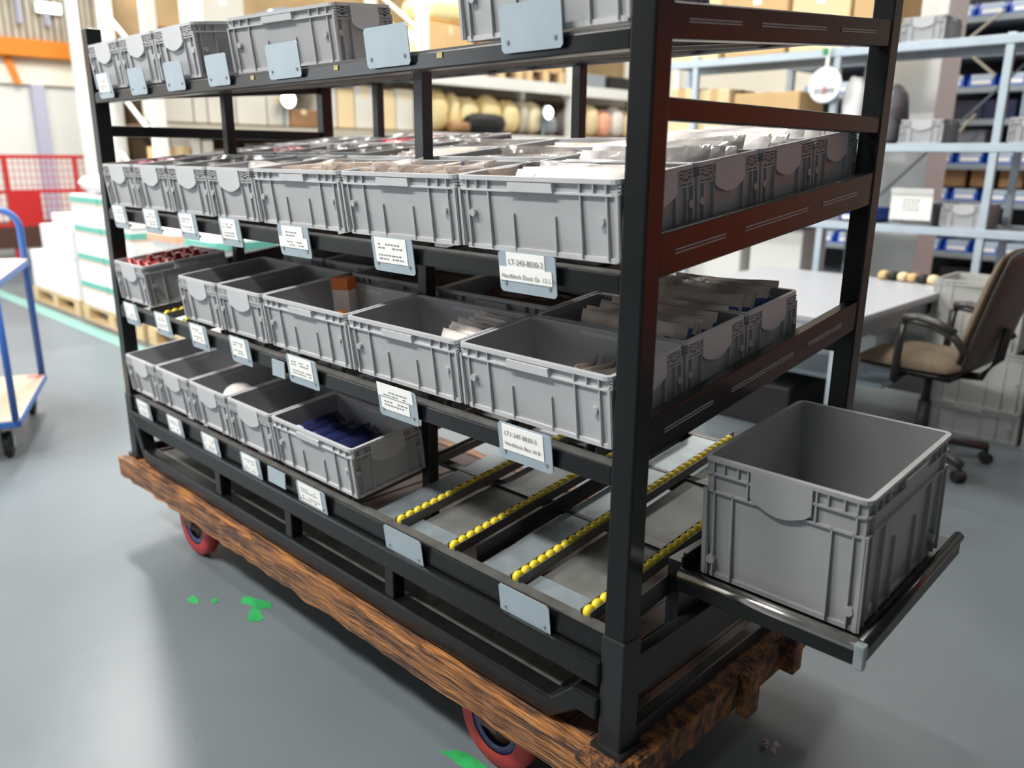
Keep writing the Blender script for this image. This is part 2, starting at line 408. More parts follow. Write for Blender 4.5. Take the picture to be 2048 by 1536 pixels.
for tier in (1, 2, 3, 4):
    for i in range(7):
        x = slotx(i); wd = BW if i < 3 else BN
        a, b = (.066, .264) if i < 3 else (.05, .205)
        if tier == 4 and i < 2:
            a, b = (.066, .262)
        full = (tier == 4 and i < 2)
        nr, n0 = (34, 0) if full else ((3, 0) if (tier == 3 and i == 5) else ((33, 27) if (tier == 3 and i == 0) else (0, 0)))
        track(x-a, tier, nr, first=n0)
        track(x-b, tier, nr, first=n0)
        # end stop sheet at the slot mouth and divider
        if tier == 4 and i < 2:
            obj('slot_pan', bx((x-.245, 0, -.034), (x-.085, LEN-.03, -.030)), GALV, rack, (0, .03, TIER[4]-.012), (S, 0, 0))
            obj('slot_stop', bx((x-.245, .0, -.029), (x-.085, .062, -.024)), ZINC, rack, (0, .03, TIER[4]-.012), (S, 0, 0))
            obj('guide_sheet', bx((x-BW+.012, 0, -.03), (x-b-.018, LEN-.03, -.026)), ZINC, rack, (0, .03, TIER[4]-.012), (S, 0, 0))
            obj('divider_sheet', bx((x-.004, 0, -.035), (x-.001, LEN-.06, .012)), BLACKM, rack, (0, .05, TIER[4]-.012), (S, 0, 0))
# rails under the shelves (hold the tracks)
for tier in (2, 3, 4):
    for yy in (.34, .66):
        z = TIER[tier] - .040 + yy*TS
        obj('cross_rail', bx((XA, yy, z-.012), (XB-.02, yy+.03, z)), BLACKM, rack)
# label plates
def textmesh(s, size, m):
    cu = bpy.data.curves.new('print', 'FONT'); cu.body = s; cu.size = size; cu.align_x = 'LEFT'
    o = bpy.data.objects.new('print_tmp', cu); COL.objects.link(o)
    bpy.context.view_layer.update()
    me = bpy.data.meshes.new_from_object(o.evaluated_get(bpy.context.evaluated_depsgraph_get()))
    bpy.data.objects.remove(o); me.materials.clear(); me.materials.append(m)
    return me
RIV = MB().cyl((0, 0, 0), (0, -.003, 0), .0035, 8).mesh('rivet')
CARDW = {'w': .118, 'n': .092}
def label_plate(tier, i, card, lines=None, tall=.072):
    wd = BW if i < 3 else BN
    cx = slotx(i) - wd/2 - (.0 if i < 3 else 0)
    pw = .143 if i < 3 else .118
    zt = {1: 1.679, 2: 1.258, 3: .922, 4: .562}[tier]
    tilt = math.radians(-10)
    h = {1: .078, 2: .078, 3: .080, 4: .070}[tier]
    y = -.002 if tier < 4 else .002
    # plate leans: top edge out; polygon with clipped corners
    c = .006
    mb = MB(); mb.prism([(-pw/2+c, -h), (pw/2-c, -h), (pw/2, -h+c), (pw/2, -c), (pw/2-c, 0), (-pw/2+c, 0), (-pw/2, -c), (-pw/2, -h+c)], 1, -.002, 0)
    o = obj('label_plate', mb, PLATE, rack, (cx, y - .012, zt), (math.radians(7), 0, 0))
    for sx in (-1, 1):
        obj('rivet', RIV, ZINC, o, (sx*(pw/2-.016), -.0015, -h+.018))
    obj('bracket', bx((-pw/2+.02, 0, -h+.006), (pw/2-.02, .014, -h+.012)), PLATE, o)
    if card == 0: return
    cw = CARDW['w'] if i < 3 else CARDW['n']
    if card == 2:       # two offset slips
        obj('label_card', bx((-pw/2+.022, -.0032, -.034), (-pw/2+.022+.096, -.0022, -.002)), CARD, o)
        obj('label_card', bx((-pw/2+.002, -.0034, -.056), (-pw/2+.134, -.0024, -.030)), CARD, o)
    elif card == 3:
        obj('label_card', bx((-pw/2+.002, -.0032, -.030), (pw/2-.012, -.0022, .002)), CARD, o)
        obj('label_card', bx((-pw/2+.012, -.0032, -.062), (pw/2-.028, -.0022, -.034)), CARD, o)
    else:
        obj('label_card', bx((-cw/2, -.0032, -.058), (cw/2-.008, -.0022, -.003)), CARD, o)
    if lines:
        for (tx, tz, s, sz) in lines:
            me = textmesh(s, sz, INKD)
            obj('print', me, INKD, o, (tx, -.0045, tz), (PI/2, 0, 0))
    else:
        mb = MB()
        for r, z in enumerate((-.018, -.026, -.042, -.050)):
            x = -cw/2+.012
            while x < cw/2-.022:
                l = random.uniform(.004, .012)
                if random.random() < .75: mb.box((x, -.0040, z), (x+l, -.0034, z+.0026))
                x += l+.004
        obj('print', mb, INK, o)
for i in range(7):
    if i == 6: label_plate(1, i, 1)
    else: label_plate(1, i, 0)
label_plate(2, 0, 2, [(-.044, -.024, 'LT-243-8030-2', .0145), (-.064, -.050, 'Handblock Dock Gr. 12 L R', .0118)])
for i in range(1, 7): label_plate(2, i, 2 if i == 2 else 1)
label_plate(3, 0, 1, [(-.053, -.025, 'LT1-247-8030-3', .0135), (-.053, -.046, 'Handblock Box 24 B', .0115)])
label_plate(3, 1, 3)
for i in range(2, 7): label_plate(3, i, 1)
label_plate(4, 0, 0); label_plate(4, 1, 0)
for i in range(2, 7): label_plate(4, i, 1)
for k, (x, z) in enumerate(((-.50, 1.616), (-.85, 1.616), (-1.22, 1.616))):
    obj('yellow_sticker', bx((x-.008, .0, z-.008), (x+.008, .0025, z+.002)), mat('dull_yellow_sticker', (176, 164, 104), .6), rack)
obj('orange_tag', MB().prism([(-1.13, 1.198), (-1.10, 1.176), (-1.085, 1.190), (-1.11, 1.206)], 1, .004, .008), ORTIP, rack)
obj('blank_plate', bx((-1.285, -.006, .508), (-1.19, -.003, .555)), PLATE, rack)
obj('blank_plate', bx((-1.215, -.006, .842), (-1.15, -.003, .888)), PLATE, rack)
# tray cantilevered at the right end
TRZ, TRY = .648, .165
tray = obj('side_tray', MB().box((0, 0, -.012), (.345, .47, -.006)), BLACKM, rack, (.012, TRY, TRZ), (math.radians(4), 0, 0))
mb = MB()
for a in range(7):
    a0, a1 = math.radians(-90+a*22), math.radians(-90+(a+1)*22)
mb.cyl((0, -.008, .0), (.352, -.008, .0), .013, 12)
obj('tray_lip', mb, CHROME, tray, smooth=True)
obj('tray_lip', MB().box((0, -.021, -.032), (.352, -.015, -.003)), BLACK, tray, bevel=.002)
obj('tray_lip', MB().cyl((.352, -.008, .004), (.352, .47, .004), .011, 12), BLACK, tray, smooth=True)
obj('tray_lip', MB().box((.345, -.02, -.034), (.358, .47, -.002)), BLACKM, tray, bevel=.002)
obj('tray_lip', MB().box((-.004, 0, -.01), (-.001, .47, .03)), BLACKM, tray)
obj('corner_cap', MB().box((.345, -.024, -.036), (.363, -.008, .012)), ZINC, tray, bevel=.003)
for yy in (.08, .38):
    obj('bearer', MB().box((-.05, yy, -.044), (.34, yy+.03, -.012)), BLACKM, tray)
obj('hanger', bx((-.06, TRY+.06, .44), (-.03, TRY+.45, .63)), BLACKM, rack)

# ------------------------------------------------------------------ bins
def bin_root(name, w, d, h, m, kind, big=False):
    """kind 'long': label ledge on the long (x) faces, grips on the short (y) ends; 'short': the other way round."""
    root = thing(name, 'grey plastic bin', 'bin')
    t = .0035; tp = .010 if not big else .016; ri = .006
    w0, d0 = w-2*ri-2*tp*.4, d-2*ri-2*tp*.4; w1, d1 = w-2*ri, d-2*ri
    mb = MB()
    def fr(wa, da, za, wb, db, zb): return [(-wa/2,-da/2,za),(wa/2,-da/2,za),(wa/2,da/2,za),(-wa/2,da/2,za),(-wb/2,-db/2,zb),(wb/2,-db/2,zb),(wb/2,db/2,zb),(-wb/2,db/2,zb)]
    mb.add(fr(w0, d0, .003, w1, d1, h-.002) + fr(w0-2*t, d0-2*t, .009, w1-2*t, d1-2*t, h-.002),
           [(0,3,2,1),(0,1,5,4),(1,2,6,5),(2,3,7,6),(3,0,4,7),(8,9,10,11),(8,12,13,9),(9,13,14,10),(10,14,15,11),(11,15,12,8),
            (4,5,13,12),(5,6,14,13),(6,7,15,14),(7,4,12,15)])
    body = obj('body', mb, m, root)
    zr = .024 if not big else .030      # second ring drop
    zr3 = .066
    mb = MB(); mb.ring(w, d, .016, .0095, h-.008, h)
    mb.ring(w-.002, d-.002, .015, .008, h-zr-.004, h-zr)
    if big: mb.ring(w-.004, d-.004, .015, .008, h-zr3-.004, h-zr3)
    obj('rim', mb, BIN2 if m is BIN else m, root)
    mb = MB(); mb.ring(w0+.009, d0+.009, .012, .008, 0, .009)
    obj('foot_ring', mb, BIN2 if m is BIN else m, root)
    low = h-(zr3 if big else zr)
    mb = MB()
    def half(base, top, z): return (base + (top-base)*z/h)/2
    def rib(face, u, z0, z1, tk=.0028, dep=0.0):
        # rib between the sloping wall and the rim plane
        if face in 'xX':
            sg = -1 if face == 'x' else 1
            o_ = d/2-.001-dep; q = [(half(d0, d1, z0)-.002, z0), (o_, z0), (o_, z1), (half(d0, d1, z1)-.002, z1)]
            mb.prism([(sg*a, c) for a, c in q], 0, u-tk/2, u+tk/2)
        else:
            sg = -1 if face == 'y' else 1
            o_ = w/2-.001-dep; q = [(half(w0, w1, z0)-.002, z0), (o_, z0), (o_, z1), (half(w0, w1, z1)-.002, z1)]
            mb.prism([(sg*a, c) for a, c in q], 1, u-tk/2, u+tk/2)
    def bar(face, u0, u1, z, tk=.003):
        if face in 'xX':
            sg = -1 if face == 'x' else 1; a, c = sorted((sg*(half(d0, d1, z)-.002), sg*(d/2-.001)))
            mb.box((u0, a, z-tk/2), (u1, c, z+tk/2))
        else:
            sg = -1 if face == 'y' else 1; a, c = sorted((sg*(half(w0, w1, z)-.002), sg*(w/2-.001)))
            mb.box((a, u0, z-tk/2), (c, u1, z+tk/2))
    longf, shortf = ('xX', 'yY') if kind == 'long' else ('yY', 'xX')
    ll, sl = (w, d) if kind == 'long' else (d, w)
    for f in longf:
        for u in (-.43, -.285, .285, .43): rib(f, u*ll, .004, low, dep=.001)
        for u in (-.485, .485): rib(f, u*ll, .004, low, .006)
        for u in (-.13, .13): rib(f, u*ll, .004, h*.52, dep=.003)
        for u in (-.43, -.36, -.285, .285, .36, .43): rib(f, u*ll, h-zr, h-.006)
        if big:
            for u in (-.43, .43): rib(f, u*ll, low, h-zr)
    for f in shortf:
        for u in ((-.30, .30, -.42, .42) if big else (-.235, .235, -.385, .385)): rib(f, u*sl, .004, low, dep=.001)
        for u in (-.475, .475): rib(f, u*sl, .004, low, .006)
        if big:
            for u in (-.43, -.36, -.27, -.205, .205, .27, .36, .43): rib(f, u*sl, h-zr, h-.006)
            for u in (-.43, -.205, .205, .43): rib(f, u*sl, h-zr3, h-zr)
        else:
            for u in (-.45, -.27, .27, .45): rib(f, u*sl, low-.012, h-.006)
            for k in range(5):
                for sg in (-1, 1): bar(f, *sorted((sg*.255*sl, sg*.47*sl)), h-.012-k*.0062)
            for sg in (-1, 1):
                for k in range(8): rib(f, sg*(.33+.008*k)*sl, h-.030, h-.010, .0024)
    obj('rib_set', mb, m, root)['kind'] = 'stuff'
    mb = MB()
    for f in longf + shortf:
        al = f in longf; ff = ll if al else sl
        us = (-.40, .40) if al else (-.43, .43)
        for k, u in enumerate(us):
            z = h*(.50 if not big else .16)
            if f in 'xX':
                sgn = -1 if f == 'x' else 1
                mb.cyl((u*ff, sgn*(d0/2), z), (u*ff, sgn*(d/2+.0005), z), .0075 if not big else .009, 10)
            else:
                sgn = -1 if f == 'y' else 1
                mb.cyl((sgn*(w0/2), u*ff, z), (sgn*(w/2+.0005), u*ff, z), .0075 if not big else .009, 10)
    obj('boss_set', mb, m, root)['kind'] = 'stuff'
    # label ledges on the long faces
    for f in longf:
        M = Matrix.Identity(4) if kind == 'long' else Matrix.Rotation(PI/2, 4, 'Z')
        if f in ('X', 'Y'): M = M @ Matrix.Rotation(PI, 4, 'Z') if kind == 'long' else Matrix.Rotation(-PI/2, 4, 'Z')
        dd = d if kind == 'long' else w
        mb = MB(); hw_ = ll*.14
        mb.prism([(-hw_, h-.026), (hw_, h-.026), (hw_*.97, h-.010), (-hw_*.97, h-.010)], 1, -dd/2-.004, -dd/2+.010, M)
        obj('label_ledge', mb, BIN2 if m is BIN else m, root)
    # grips on the short faces: panel with a curved lower edge
    for f in shortf:
        M = Matrix.Identity(4) if kind == 'short' else Matrix.Rotation(PI/2, 4, 'Z')
        if f in ('X', 'Y'): M = M @ Matrix.Rotation(PI, 4, 'Z') if kind == 'short' else Matrix.Rotation(-PI/2, 4, 'Z')
        dd = d if kind == 'short' else w
        hw_ = sl*(.235 if not big else .185); zl = h-(.050 if not big else .062); dip = .016 if not big else .020
        pts = [(-hw_, zl+.006)] + [(-hw_*.84+2*hw_*.84*k/8, zl-dip*math.sin(PI*k/8)*.75-.002) for k in range(9)] + [(hw_, zl+.006), (hw_, h-.004), (-hw_, h-.004)]
        mb = MB(); mb.prism(pts, 1, -dd/2-.001, -dd/2+.006, M)
        obj('grip', mb, BIN2 if m is BIN else m, root)
    return root
P_LONG = bin_root('storage_bin', BW, BD, BH, BIN, 'long')
P_SHORT = bin_root('storage_bin', BN, ND, BH, BIN, 'short')
used = {}
def orient(tier, y):     # along the shelf slope
    return TIER[tier] + (y-YB)*TS
BINS = {}
ORD = ['first', 'second', 'third', 'fourth', 'fifth', 'sixth', 'seventh']
TN = {1: 'top', 2: 'second', 3: 'third', 4: 'bottom'}
def place_bin(tier, slot, depth, label, y=None, x=None, long=None):
    lg = (slot < 3) if long is None else long
    w_, d_ = (BW, BD) if lg else (BN, ND)
    proto = P_LONG if lg else P_SHORT
    if x is None: x = slotx(slot) - w_/2
    if y is None:
        y = YB + depth*(d_+GAP)
        if lg and slot > 0 and depth > 0: y += .062
        if not lg and depth > 0: y += .066
    t = (y - YB)/math.cos(S) if False else (y-YB)
    # root at bottom centre of the bin
    yc = YB + (t + d_/2)*math.cos(S); zc = TIER[tier] + (t + d_/2)*math.sin(S)
    k = 'l' if lg else 's'
    grp = 'grey bins on the %s tier' % TN[tier]
    if k not in used:
        used[k] = 1; o = proto; o.location = (x, yc, zc); o.rotation_euler = (S, 0, 0); o['label'] = label; o['group'] = grp
    else:
        o = dup(proto, (x, yc, zc), (S, 0, 0), label, grp)
    M = Matrix.Translation((x, yc, zc)) @ Matrix.Rotation(S, 4, 'X')
    BINS[(tier, slot, depth)] = (M, w_, d_)
    return o
def nm(i): return ORD[i]
D1 = {(2,0): 'filled with white and orange packets', (2,1): 'holding beige and blue packets', (2,2): 'holding white cards', (3,0): 'nearly empty',
      (3,1): 'with a row of white packets', (3,2): 'with an upright carton inside', (4,2): 'with navy film parcels'}
for i in (1,): pass
# top tier
place_bin(1, 0, 0, 'grey bin on the top tier beside the near corner post')
o = place_bin(1, 3, 0, 'wide grey bin turned askew on the top tier, left of centre', x=-1.285, y=.115, long=True)
o.rotation_euler = (Matrix.Rotation(S, 3, 'X') @ Matrix.Rotation(math.radians(13), 3, 'Z')).to_euler()
for i in (4, 5, 6):
    place_bin(1, i, 0, 'narrow grey bin with curved grip on the top tier, %s from the far left post' % ORD[6-i])
# second tier
for i in range(7):
    lg = i < 3
    place_bin(2, i, 0, 'second tier front bin, %s from the near corner post%s' % (nm(i), ', ' + D1[(2, i)] if (2, i) in D1 else ' of the rack'))
for i in range(7):
    for k in range(1, 4 if i < 1 else 3):
        place_bin(2, i, k, 'grey bin on the second tier, %s row back, %s from the near end' % (ORD[k], nm(i)))
# third tier
for i in (0, 1, 2, 3, 4, 6):
    place_bin(3, i, 0, 'third tier front bin, %s from the near corner post%s' % (nm(i), ', ' + D1[(3, i)] if (3, i) in D1 else ''))
for i in (0, 1, 2, 3, 4):
    for k in (1, 2):
        if i >= 3 and k == 2: continue
        place_bin(3, i, k, 'grey bin on the third tier, %s row back, %s slot from the near end' % (ORD[k], nm(i)))
# bottom tier
for i in (2, 3, 4, 5, 6):
    place_bin(4, i, 0, 'bottom tier front bin, %s slot from near corner post%s' % (nm(i), ', ' + D1[(4, i)] if (4, i) in D1 else ''))
for i in (3, 4, 5, 6):
    place_bin(4, i, 1, 'grey bin on the bottom tier, second row back, %s slot from the near end' % nm(i))

# big bin on the side tray
BIGM = mat('bin_worn_plastic', (140, 141, 142), 0.42, var=0.06, vscale=7)  # one even grey, darker than the other bins
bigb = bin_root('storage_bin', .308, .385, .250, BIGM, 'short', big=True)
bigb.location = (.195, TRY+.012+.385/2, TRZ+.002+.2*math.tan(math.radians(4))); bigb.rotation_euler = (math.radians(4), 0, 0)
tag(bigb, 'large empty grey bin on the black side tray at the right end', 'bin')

# ------------------------------------------------------------------ contents of the bins
def packet_mesh(name, w, h, t, seed, m, tip=None, tipside=-1):
    rnd = random.Random(seed); nx, nz = 6, 5
    V = []; F = []
    def prof(a, b): return max(0.06, (1-abs(2*a-1)**3)*(1-abs(2*b-1)**4))
    for side in (-1, 1):
        for j in range(nz+1):
            for i in range(nx+1):
                a, b = i/nx, j/nz
                th = side*t/2*prof(a, b)*(1+rnd.uniform(-.35, .35))
                bow = .006*math.sin(a*PI*1.5+seed) * b
                V.append(((a-.5)*w*(1-.05*b*rnd.random()), th+bow, b*h*(1-.05*rnd.random()*a)))
    n = (nx+1)*(nz+1)
    for j in range(nz):
        for i in range(nx):
            q = j*(nx+1)+i
            F.append((q, q+1, q+nx+2, q+nx+1)); F.append((n+q, n+q+nx+1, n+q+nx+2, n+q+1))
    for i in range(nx):
        F.append((i, n+i, n+i+1, i+1)); q = nz*(nx+1)+i; F.append((q, q+1, n+q+1, n+q))
    for j in range(nz):
        q = j*(nx+1); F.append((q, q+nx+1, n+q+nx+1, n+q)); q += nx; F.append((q, n+q, n+q+nx+1, q+nx+1))
    me = bpy.data.meshes.new(name); me.from_pydata(V, [], F); me.materials.append(m)
    if tip:
        me.materials.append(tip)
        for p in me.polygons:
            if p.center.x*tipside > w*(.36 if tipside < 0 else .40) and (tipside < 0 or p.center.z < h*.75): p.material_index = 1
    for p in me.polygons: p.use_smooth = True
    return me
PK = {}
BLUET = mat('packet_blue_end', (52, 80, 160), 0.3)
def pk(key, w, h, t, m, tip=None):
    if key not in PK: PK[key] = [packet_mesh('packet', w, h, t, sd, m, tip, 1 if tip is BLUET else -1) for sd in (1, 2, 3)]
    return random.choice(PK[key])
def put(binkey, me, x, y, z, rot, label, cat, group, name='packet'):
    M, w_, d_ = BINS[binkey]
    o = bpy.data.objects.new(name, me); COL.objects.link(o)
    o.matrix_world = M @ Matrix.Translation((x, y, z)) @ Euler(rot).to_matrix().to_4x4()
    return tag(o, label, cat, group)
def row(binkey, n, key, size, m, label, group, axis='y', lean=.35, z=.012, span=None, off=0.0, tip=None, cat='packet', turn=0.0):
    M, w_, d_ = BINS[binkey]
    L_ = span or ((d_ if axis == 'y' else w_) - .05)
    for k in range(n):
        u = -L_/2 + L_*(k+.5)/n
        me = pk(key, *size, m, tip) if (tip is None or tip is ORTIP and k == 0 or tip is BLUET and k % 3 != 1) else pk(key+'_plain', *size, m)
        zz = z + random.uniform(-.004, .004)
        if axis == 'y': put(binkey, me, off+random.uniform(-.008, .008), u, zz, (lean+random.uniform(-.1, .1), random.uniform(-.05, .05), turn+random.uniform(-.08, .08)), label, cat, group)
        else: put(binkey, me, u, off+random.uniform(-.008, .008), zz, (lean+random.uniform(-.1, .1), random.uniform(-.05, .05), PI/2+turn+random.uniform(-.08, .08)), label, cat, group)
# second tier
row((2,0,0), 7, 'white', (.30, .125, .020), POLYW, 'white packet with an orange end in the second tier bin nearest the corner post', 'white packets in the nearest second tier bin', lean=-.55, z=.035, tip=ORTIP)
row((2,0,1), 8, 'clear', (.32, .14, .018), POLY, 'crinkled clear packet in the second tier bin behind the nearest one', 'clear packets in the second row back', lean=-.5, z=.03)
row((2,0,2), 8, 'clear', (.32, .14, .018), POLY, 'crinkled clear packet in the third bin back on the second tier', 'clear packets in the third row back', lean=-.5, z=.034)
row((2,0,3), 7, 'clear', (.32, .14, .018), POLY, 'crinkled clear packet in the rearmost bin of the second tier', 'clear packets in the last row back', lean=-.5, z=.034)
row((2,1,0), 9, 'bluep', (.16, .13, .022), POLYT, 'blue printed packet in the second tier bin, second from the corner post', 'blue printed packets on the second tier', axis='x', lean=.4, z=.028)
row((2,2,0), 7, 'beige', (.14, .13, .018), POLYB, 'beige packet in the second tier bin, third from the corner post', 'beige packets on the second tier', axis='x', lean=.5, z=.028)
for i in (1, 2):
    for k in (1, 2):
        row((2,i,k), 6, 'beige2' if (i+k) % 2 else 'grey2', (.30, .13, .02), POLYB if (i+k) % 2 else POLYD, 'packet in the second tier bin, %s row back, %s from the near end' % (ORD[k], nm(i)), 'packets second tier %d %d' % (i, k), lean=-.5, z=.02)
for i in (3, 4, 5, 6):
    for k in (0, 1, 2):
        if i == 3 and k == 0: m_, c_ = POLY, 'clear'
        else: m_, c_ = (REDG, 'red') if (i+k) % 3 == 0 else (POLYD, 'grey')
        row((2,i,k), 4, c_+'s', (.19, .135, .03), m_, '%s packet, second tier narrow bin, %s row back, %s from near end' % (c_, ORD[k], nm(i)), 'packets narrow second tier %d %d' % (i, k), lean=-.5, z=.02)
# third tier
row((3,0,0), 5, 'beigeS', (.085, .085, .018), POLYB, 'beige packet lying in the nearly empty third tier bin', 'beige packets in the nearly empty bin', axis='x', lean=.5, z=.016, span=.07, off=.045)
row((3,0,1), 10, 'blueE', (.27, .125, .024), POLYB, 'beige packet with blue print, middle bin at the right end of the third tier', 'blue printed packets in the middle end bin', lean=-.3, z=.030, span=.19, off=.02, tip=BLUET)
row((3,0,2), 10, 'blueE', (.27, .125, .024), POLYB, 'beige packet with blue print, rear bin at the right end of the third tier', 'blue printed packets in the rear end bin', lean=-.3, z=.034, span=.18, off=.01, tip=BLUET)
row((3,1,0), 8, 'whiteR', (.13, .12, .016), POLYW, 'white packet in the third tier bin, second from the corner post', 'white packets along the bin side', axis='y', lean=-.45, z=.020, off=.10, span=.18)
for k, (sx, sy, zz, hh) in enumerate(((-.085, .075, .010, .150), (-.03, .02, .010, .07))):
    mb = MB().box((-.028, -.018, 0), (.028, .018, hh))
    o = put((3,2,0), mb.mesh('carton'), sx, sy, zz, (-.05, 0, .3-k*.5), ['tall white carton with orange top standing in the third tier bin', 'small white carton lying beside the tall one in the third tier bin'][k], 'carton', None, 'carton')
    o.data.materials.append(POLYW)
    c = obj('orange_flap', bx((-.0285, -.0185, hh-.032 if k == 0 else hh-.01), (.0285, .0185, hh+.001)), ORTIP, o)
for i in (1, 2):
    for k in (1, 2):
        row((3,i,k), 7, 'brown', (.30, .115, .02), BROWNG, 'brown packet, third tier bin, %s row back, %s from the near end' % (ORD[k], nm(i)), 'brown packets third tier %d %d' % (i, k), lean=-.5, z=.016)
for i in (3, 4):
    for k in (0, 1):
        row((3,i,k), 3, 'navyc', (.20, .10, .03), NAVYD, 'dark blue cloth bundle, third tier bin, %s row, %s from near end' % (ORD[k], nm(i)), 'dark bundles third tier %d %d' % (i, k), lean=-.9, z=.016, cat='bundle')
# red canisters in the far left bin of the third tier
can = MB().lathe([(.0, 0), (.026, 0), (.028, .004), (.028, .10), (.024, .118), (.012, .122), (.012, .135), (0, .135)], 14).mesh('red_canister')
can.materials.append(REDG)
for p in can.polygons: p.use_smooth = True
for a in range(3):
    for b in range(4):
        put((3,6,0), can, -.075+a*.075, -.105+b*.07, .010, (.05, .03, 0), 'glossy red canister standing in the far left bin of the third tier', 'canister', 'red canisters in the far left bin', 'red_canister')
# bottom tier
row((4,2,0), 8, 'navy', (.15, .085, .026), NAVY, 'shiny navy film parcel in the widest bottom tier bin', 'navy parcels in the bottom tier', axis='x', lean=-.5, z=.030, span=.25, off=.0)
row((4,2,0), 5, 'navy', (.15, .075, .026), NAVY, 'shiny navy film parcel in the widest bottom tier bin', 'navy parcels in the bottom tier', axis='x', lean=-.6, z=.010, span=.20, off=-.02)
row((4,3,0), 3, 'navys', (.10, .07, .03), NAVY, 'navy parcel in the narrow bottom tier bin next to the wide one', 'navy parcels in the narrow bin', lean=-.6, z=.012, cat='parcel', span=.12, off=.03)
ball = MB().lathe([(.0, -.035), (.03, -.032), (.052, -.012), (.055, .008), (.042, .028), (.02, .038), (0, .04)], 16).mesh('bundle')
ball.materials.append(POLYW)
for p in ball.polygons: p.use_smooth = True
put((4,4,0), ball, .05, -.07, .095, (.2, .3, 0), 'round white bundle heaped in the fifth bottom tier bin', 'bundle', None, 'bundle')
put((4,4,0), ball, .03, .06, .05, (.5, .1, 1), 'white bundle half hidden at the back of the fifth bottom tier bin', 'bundle', None, 'bundle')
put((4,4,0), packet_mesh('packet', .10, .11, .05, 9, POLYB), .085, .10, .03, (-.3, 0, .4), 'beige packet at the back of the fifth bottom tier bin', 'packet', None)

# ------------------------------------------------------------------ dolly under the rack
dol = thing('transport_dolly', 'rusty brown wooden dolly on red wheels under the rack', 'dolly')
def rough_beam(name, lo, hi, m, seed, n=26, amp=.004):
    rnd = random.Random(seed); ax = 0 if hi[0]-lo[0] > hi[1]-lo[1] else 1
    vs = []; fs = []
    for k in range(n+1):
        t = lo[ax] + (hi[ax]-lo[ax])*k/n
        o = 1-ax
        for (a, b) in ((lo[o], lo[2]), (hi[o], lo[2]), (hi[o], hi[2]), (lo[o], hi[2])):
            q = [0, 0, 0]; q[ax] = t; q[o] = a + rnd.uniform(-amp, amp); q[2] = b + rnd.uniform(-amp, amp)*(1 if b == lo[2] else .5)
            vs.append(tuple(q))
    for k in range(n):
        for c in range(4):
            a = k*4+c; b = k*4+(c+1) % 4
            fs.append((a, b, b+4, a+4))
    fs += [(0, 3, 2, 1), (n*4, n*4+1, n*4+2, n*4+3)]
    return obj(name, MB().add(vs, fs), m, dol)
DZ0, DZ1 = .228, .302
rough_beam('front_beam', (-L-.02, -.045, DZ0), (.02, .012, DZ1), RUSTW, 3, 60)
rough_beam('rear_beam', (-L-.02, D-.02, DZ0), (.02, D+.03, DZ1), RUSTW, 4, 30)
rough_beam('side_beam', (-.018, .012, DZ0), (.035, D-.02, DZ1), RUSTD, 5, 30)
rough_beam('side_beam', (-L-.035, .012, DZ0), (-L+.018, D-.02, DZ1), RUSTD, 6, 24)
for x in (-1.75, -1.17, -.58):
    rough_beam('cross_beam', (x-.03, .012, DZ0+.005), (x+.03, D-.02, DZ1-.03), RUSTD, 8, 12)
for k in range(36):
    x0 = -L+.02 + k*(L-.04)/36
    obj('deck_plank', bx((x0+.002, .014, DZ1-.03), (x0+(L-.04)/36-.002, D-.022, DZ1-.006+.002*(k % 3))), DECK, dol)
obj('end_bracket', MB().box((.03, .40, .205), (.062, .45, .31)), RUSTD, dol, bevel=.004)
obj('end_bracket', MB().box((.03, .60, .225), (.07, .645, .325)), RUSTD, dol, bevel=.004)
obj('corner_iron', MB().box((-.07, -.05, DZ1-.012), (.026, .05, DZ1+.004)).box((.02, -.05, DZ0-.006), (.028, .06, DZ1+.004)), RUSTD, dol, bevel=.003)
tyre = MB()
prof = [(.076, -.024), (.112, -.024), (.119, -.016), (.121, 0), (.119, .016), (.112, .024), (.076, .024)]
tyre.lathe(prof, 32, Matrix.Rotation(PI/2, 4, 'X'), cap=False); TY = tyre.mesh('tyre')
rim_ = MB().lathe([(.058, -.020), (.078, -.022), (.078, .022), (.058, .020)], 28, Matrix.Rotation(PI/2, 4, 'X'), cap=False).mesh('wheel_rim')
hub_ = MB().lathe([(.0, -.028), (.022, -.028), (.024, -.012), (.058, -.008), (.058, .008), (.024, .012), (.022, .028), (0, .028)], 20, Matrix.Rotation(PI/2, 4, 'X')).mesh('wheel_hub')
for me in (TY, rim_, hub_):
    for p in me.polygons: p.use_smooth = True
for (x, y) in ((-.41, .085), (-1.97, .07), (-.41, D-.09), (-1.93, D-.09)):
    wh = obj('wheel', TY, REDT, dol, (x, y, .121))
    obj('wheel_rim', rim_, BLUER, wh); obj('wheel_hub', hub_, RUSTY, wh)
    fk = MB().box((-.03, -.045, .0), (.03, -.039, .105)).box((-.03, .039, 0), (.03, .045, .105)).box((-.05, -.05, .098), (.05, .05, .112))
    obj('wheel_fork', fk, RUSTY, wh)

# ------------------------------------------------------------------ small scrap on the floor
mb = MB(); rnd = random.Random(2)
for k in range(5):
    a = rnd.uniform(0, 6); cx, cy = rnd.uniform(-.012, .012), rnd.uniform(-.012, .012)
    mb.add([(cx, cy, 0), (cx+.02*math.cos(a), cy+.02*math.sin(a), .004), (cx+.012*math.cos(a+1), cy+.012*math.sin(a+1), .014), (cx, cy, .008)], [(0,1,2),(0,2,3),(0,3,1),(1,3,2)])
tag(obj('paper_scrap', mb, PAPER, None, (.03, .60, 0.001)), 'crumpled pinkish scrap on the floor beside the rusty dolly', 'scrap')

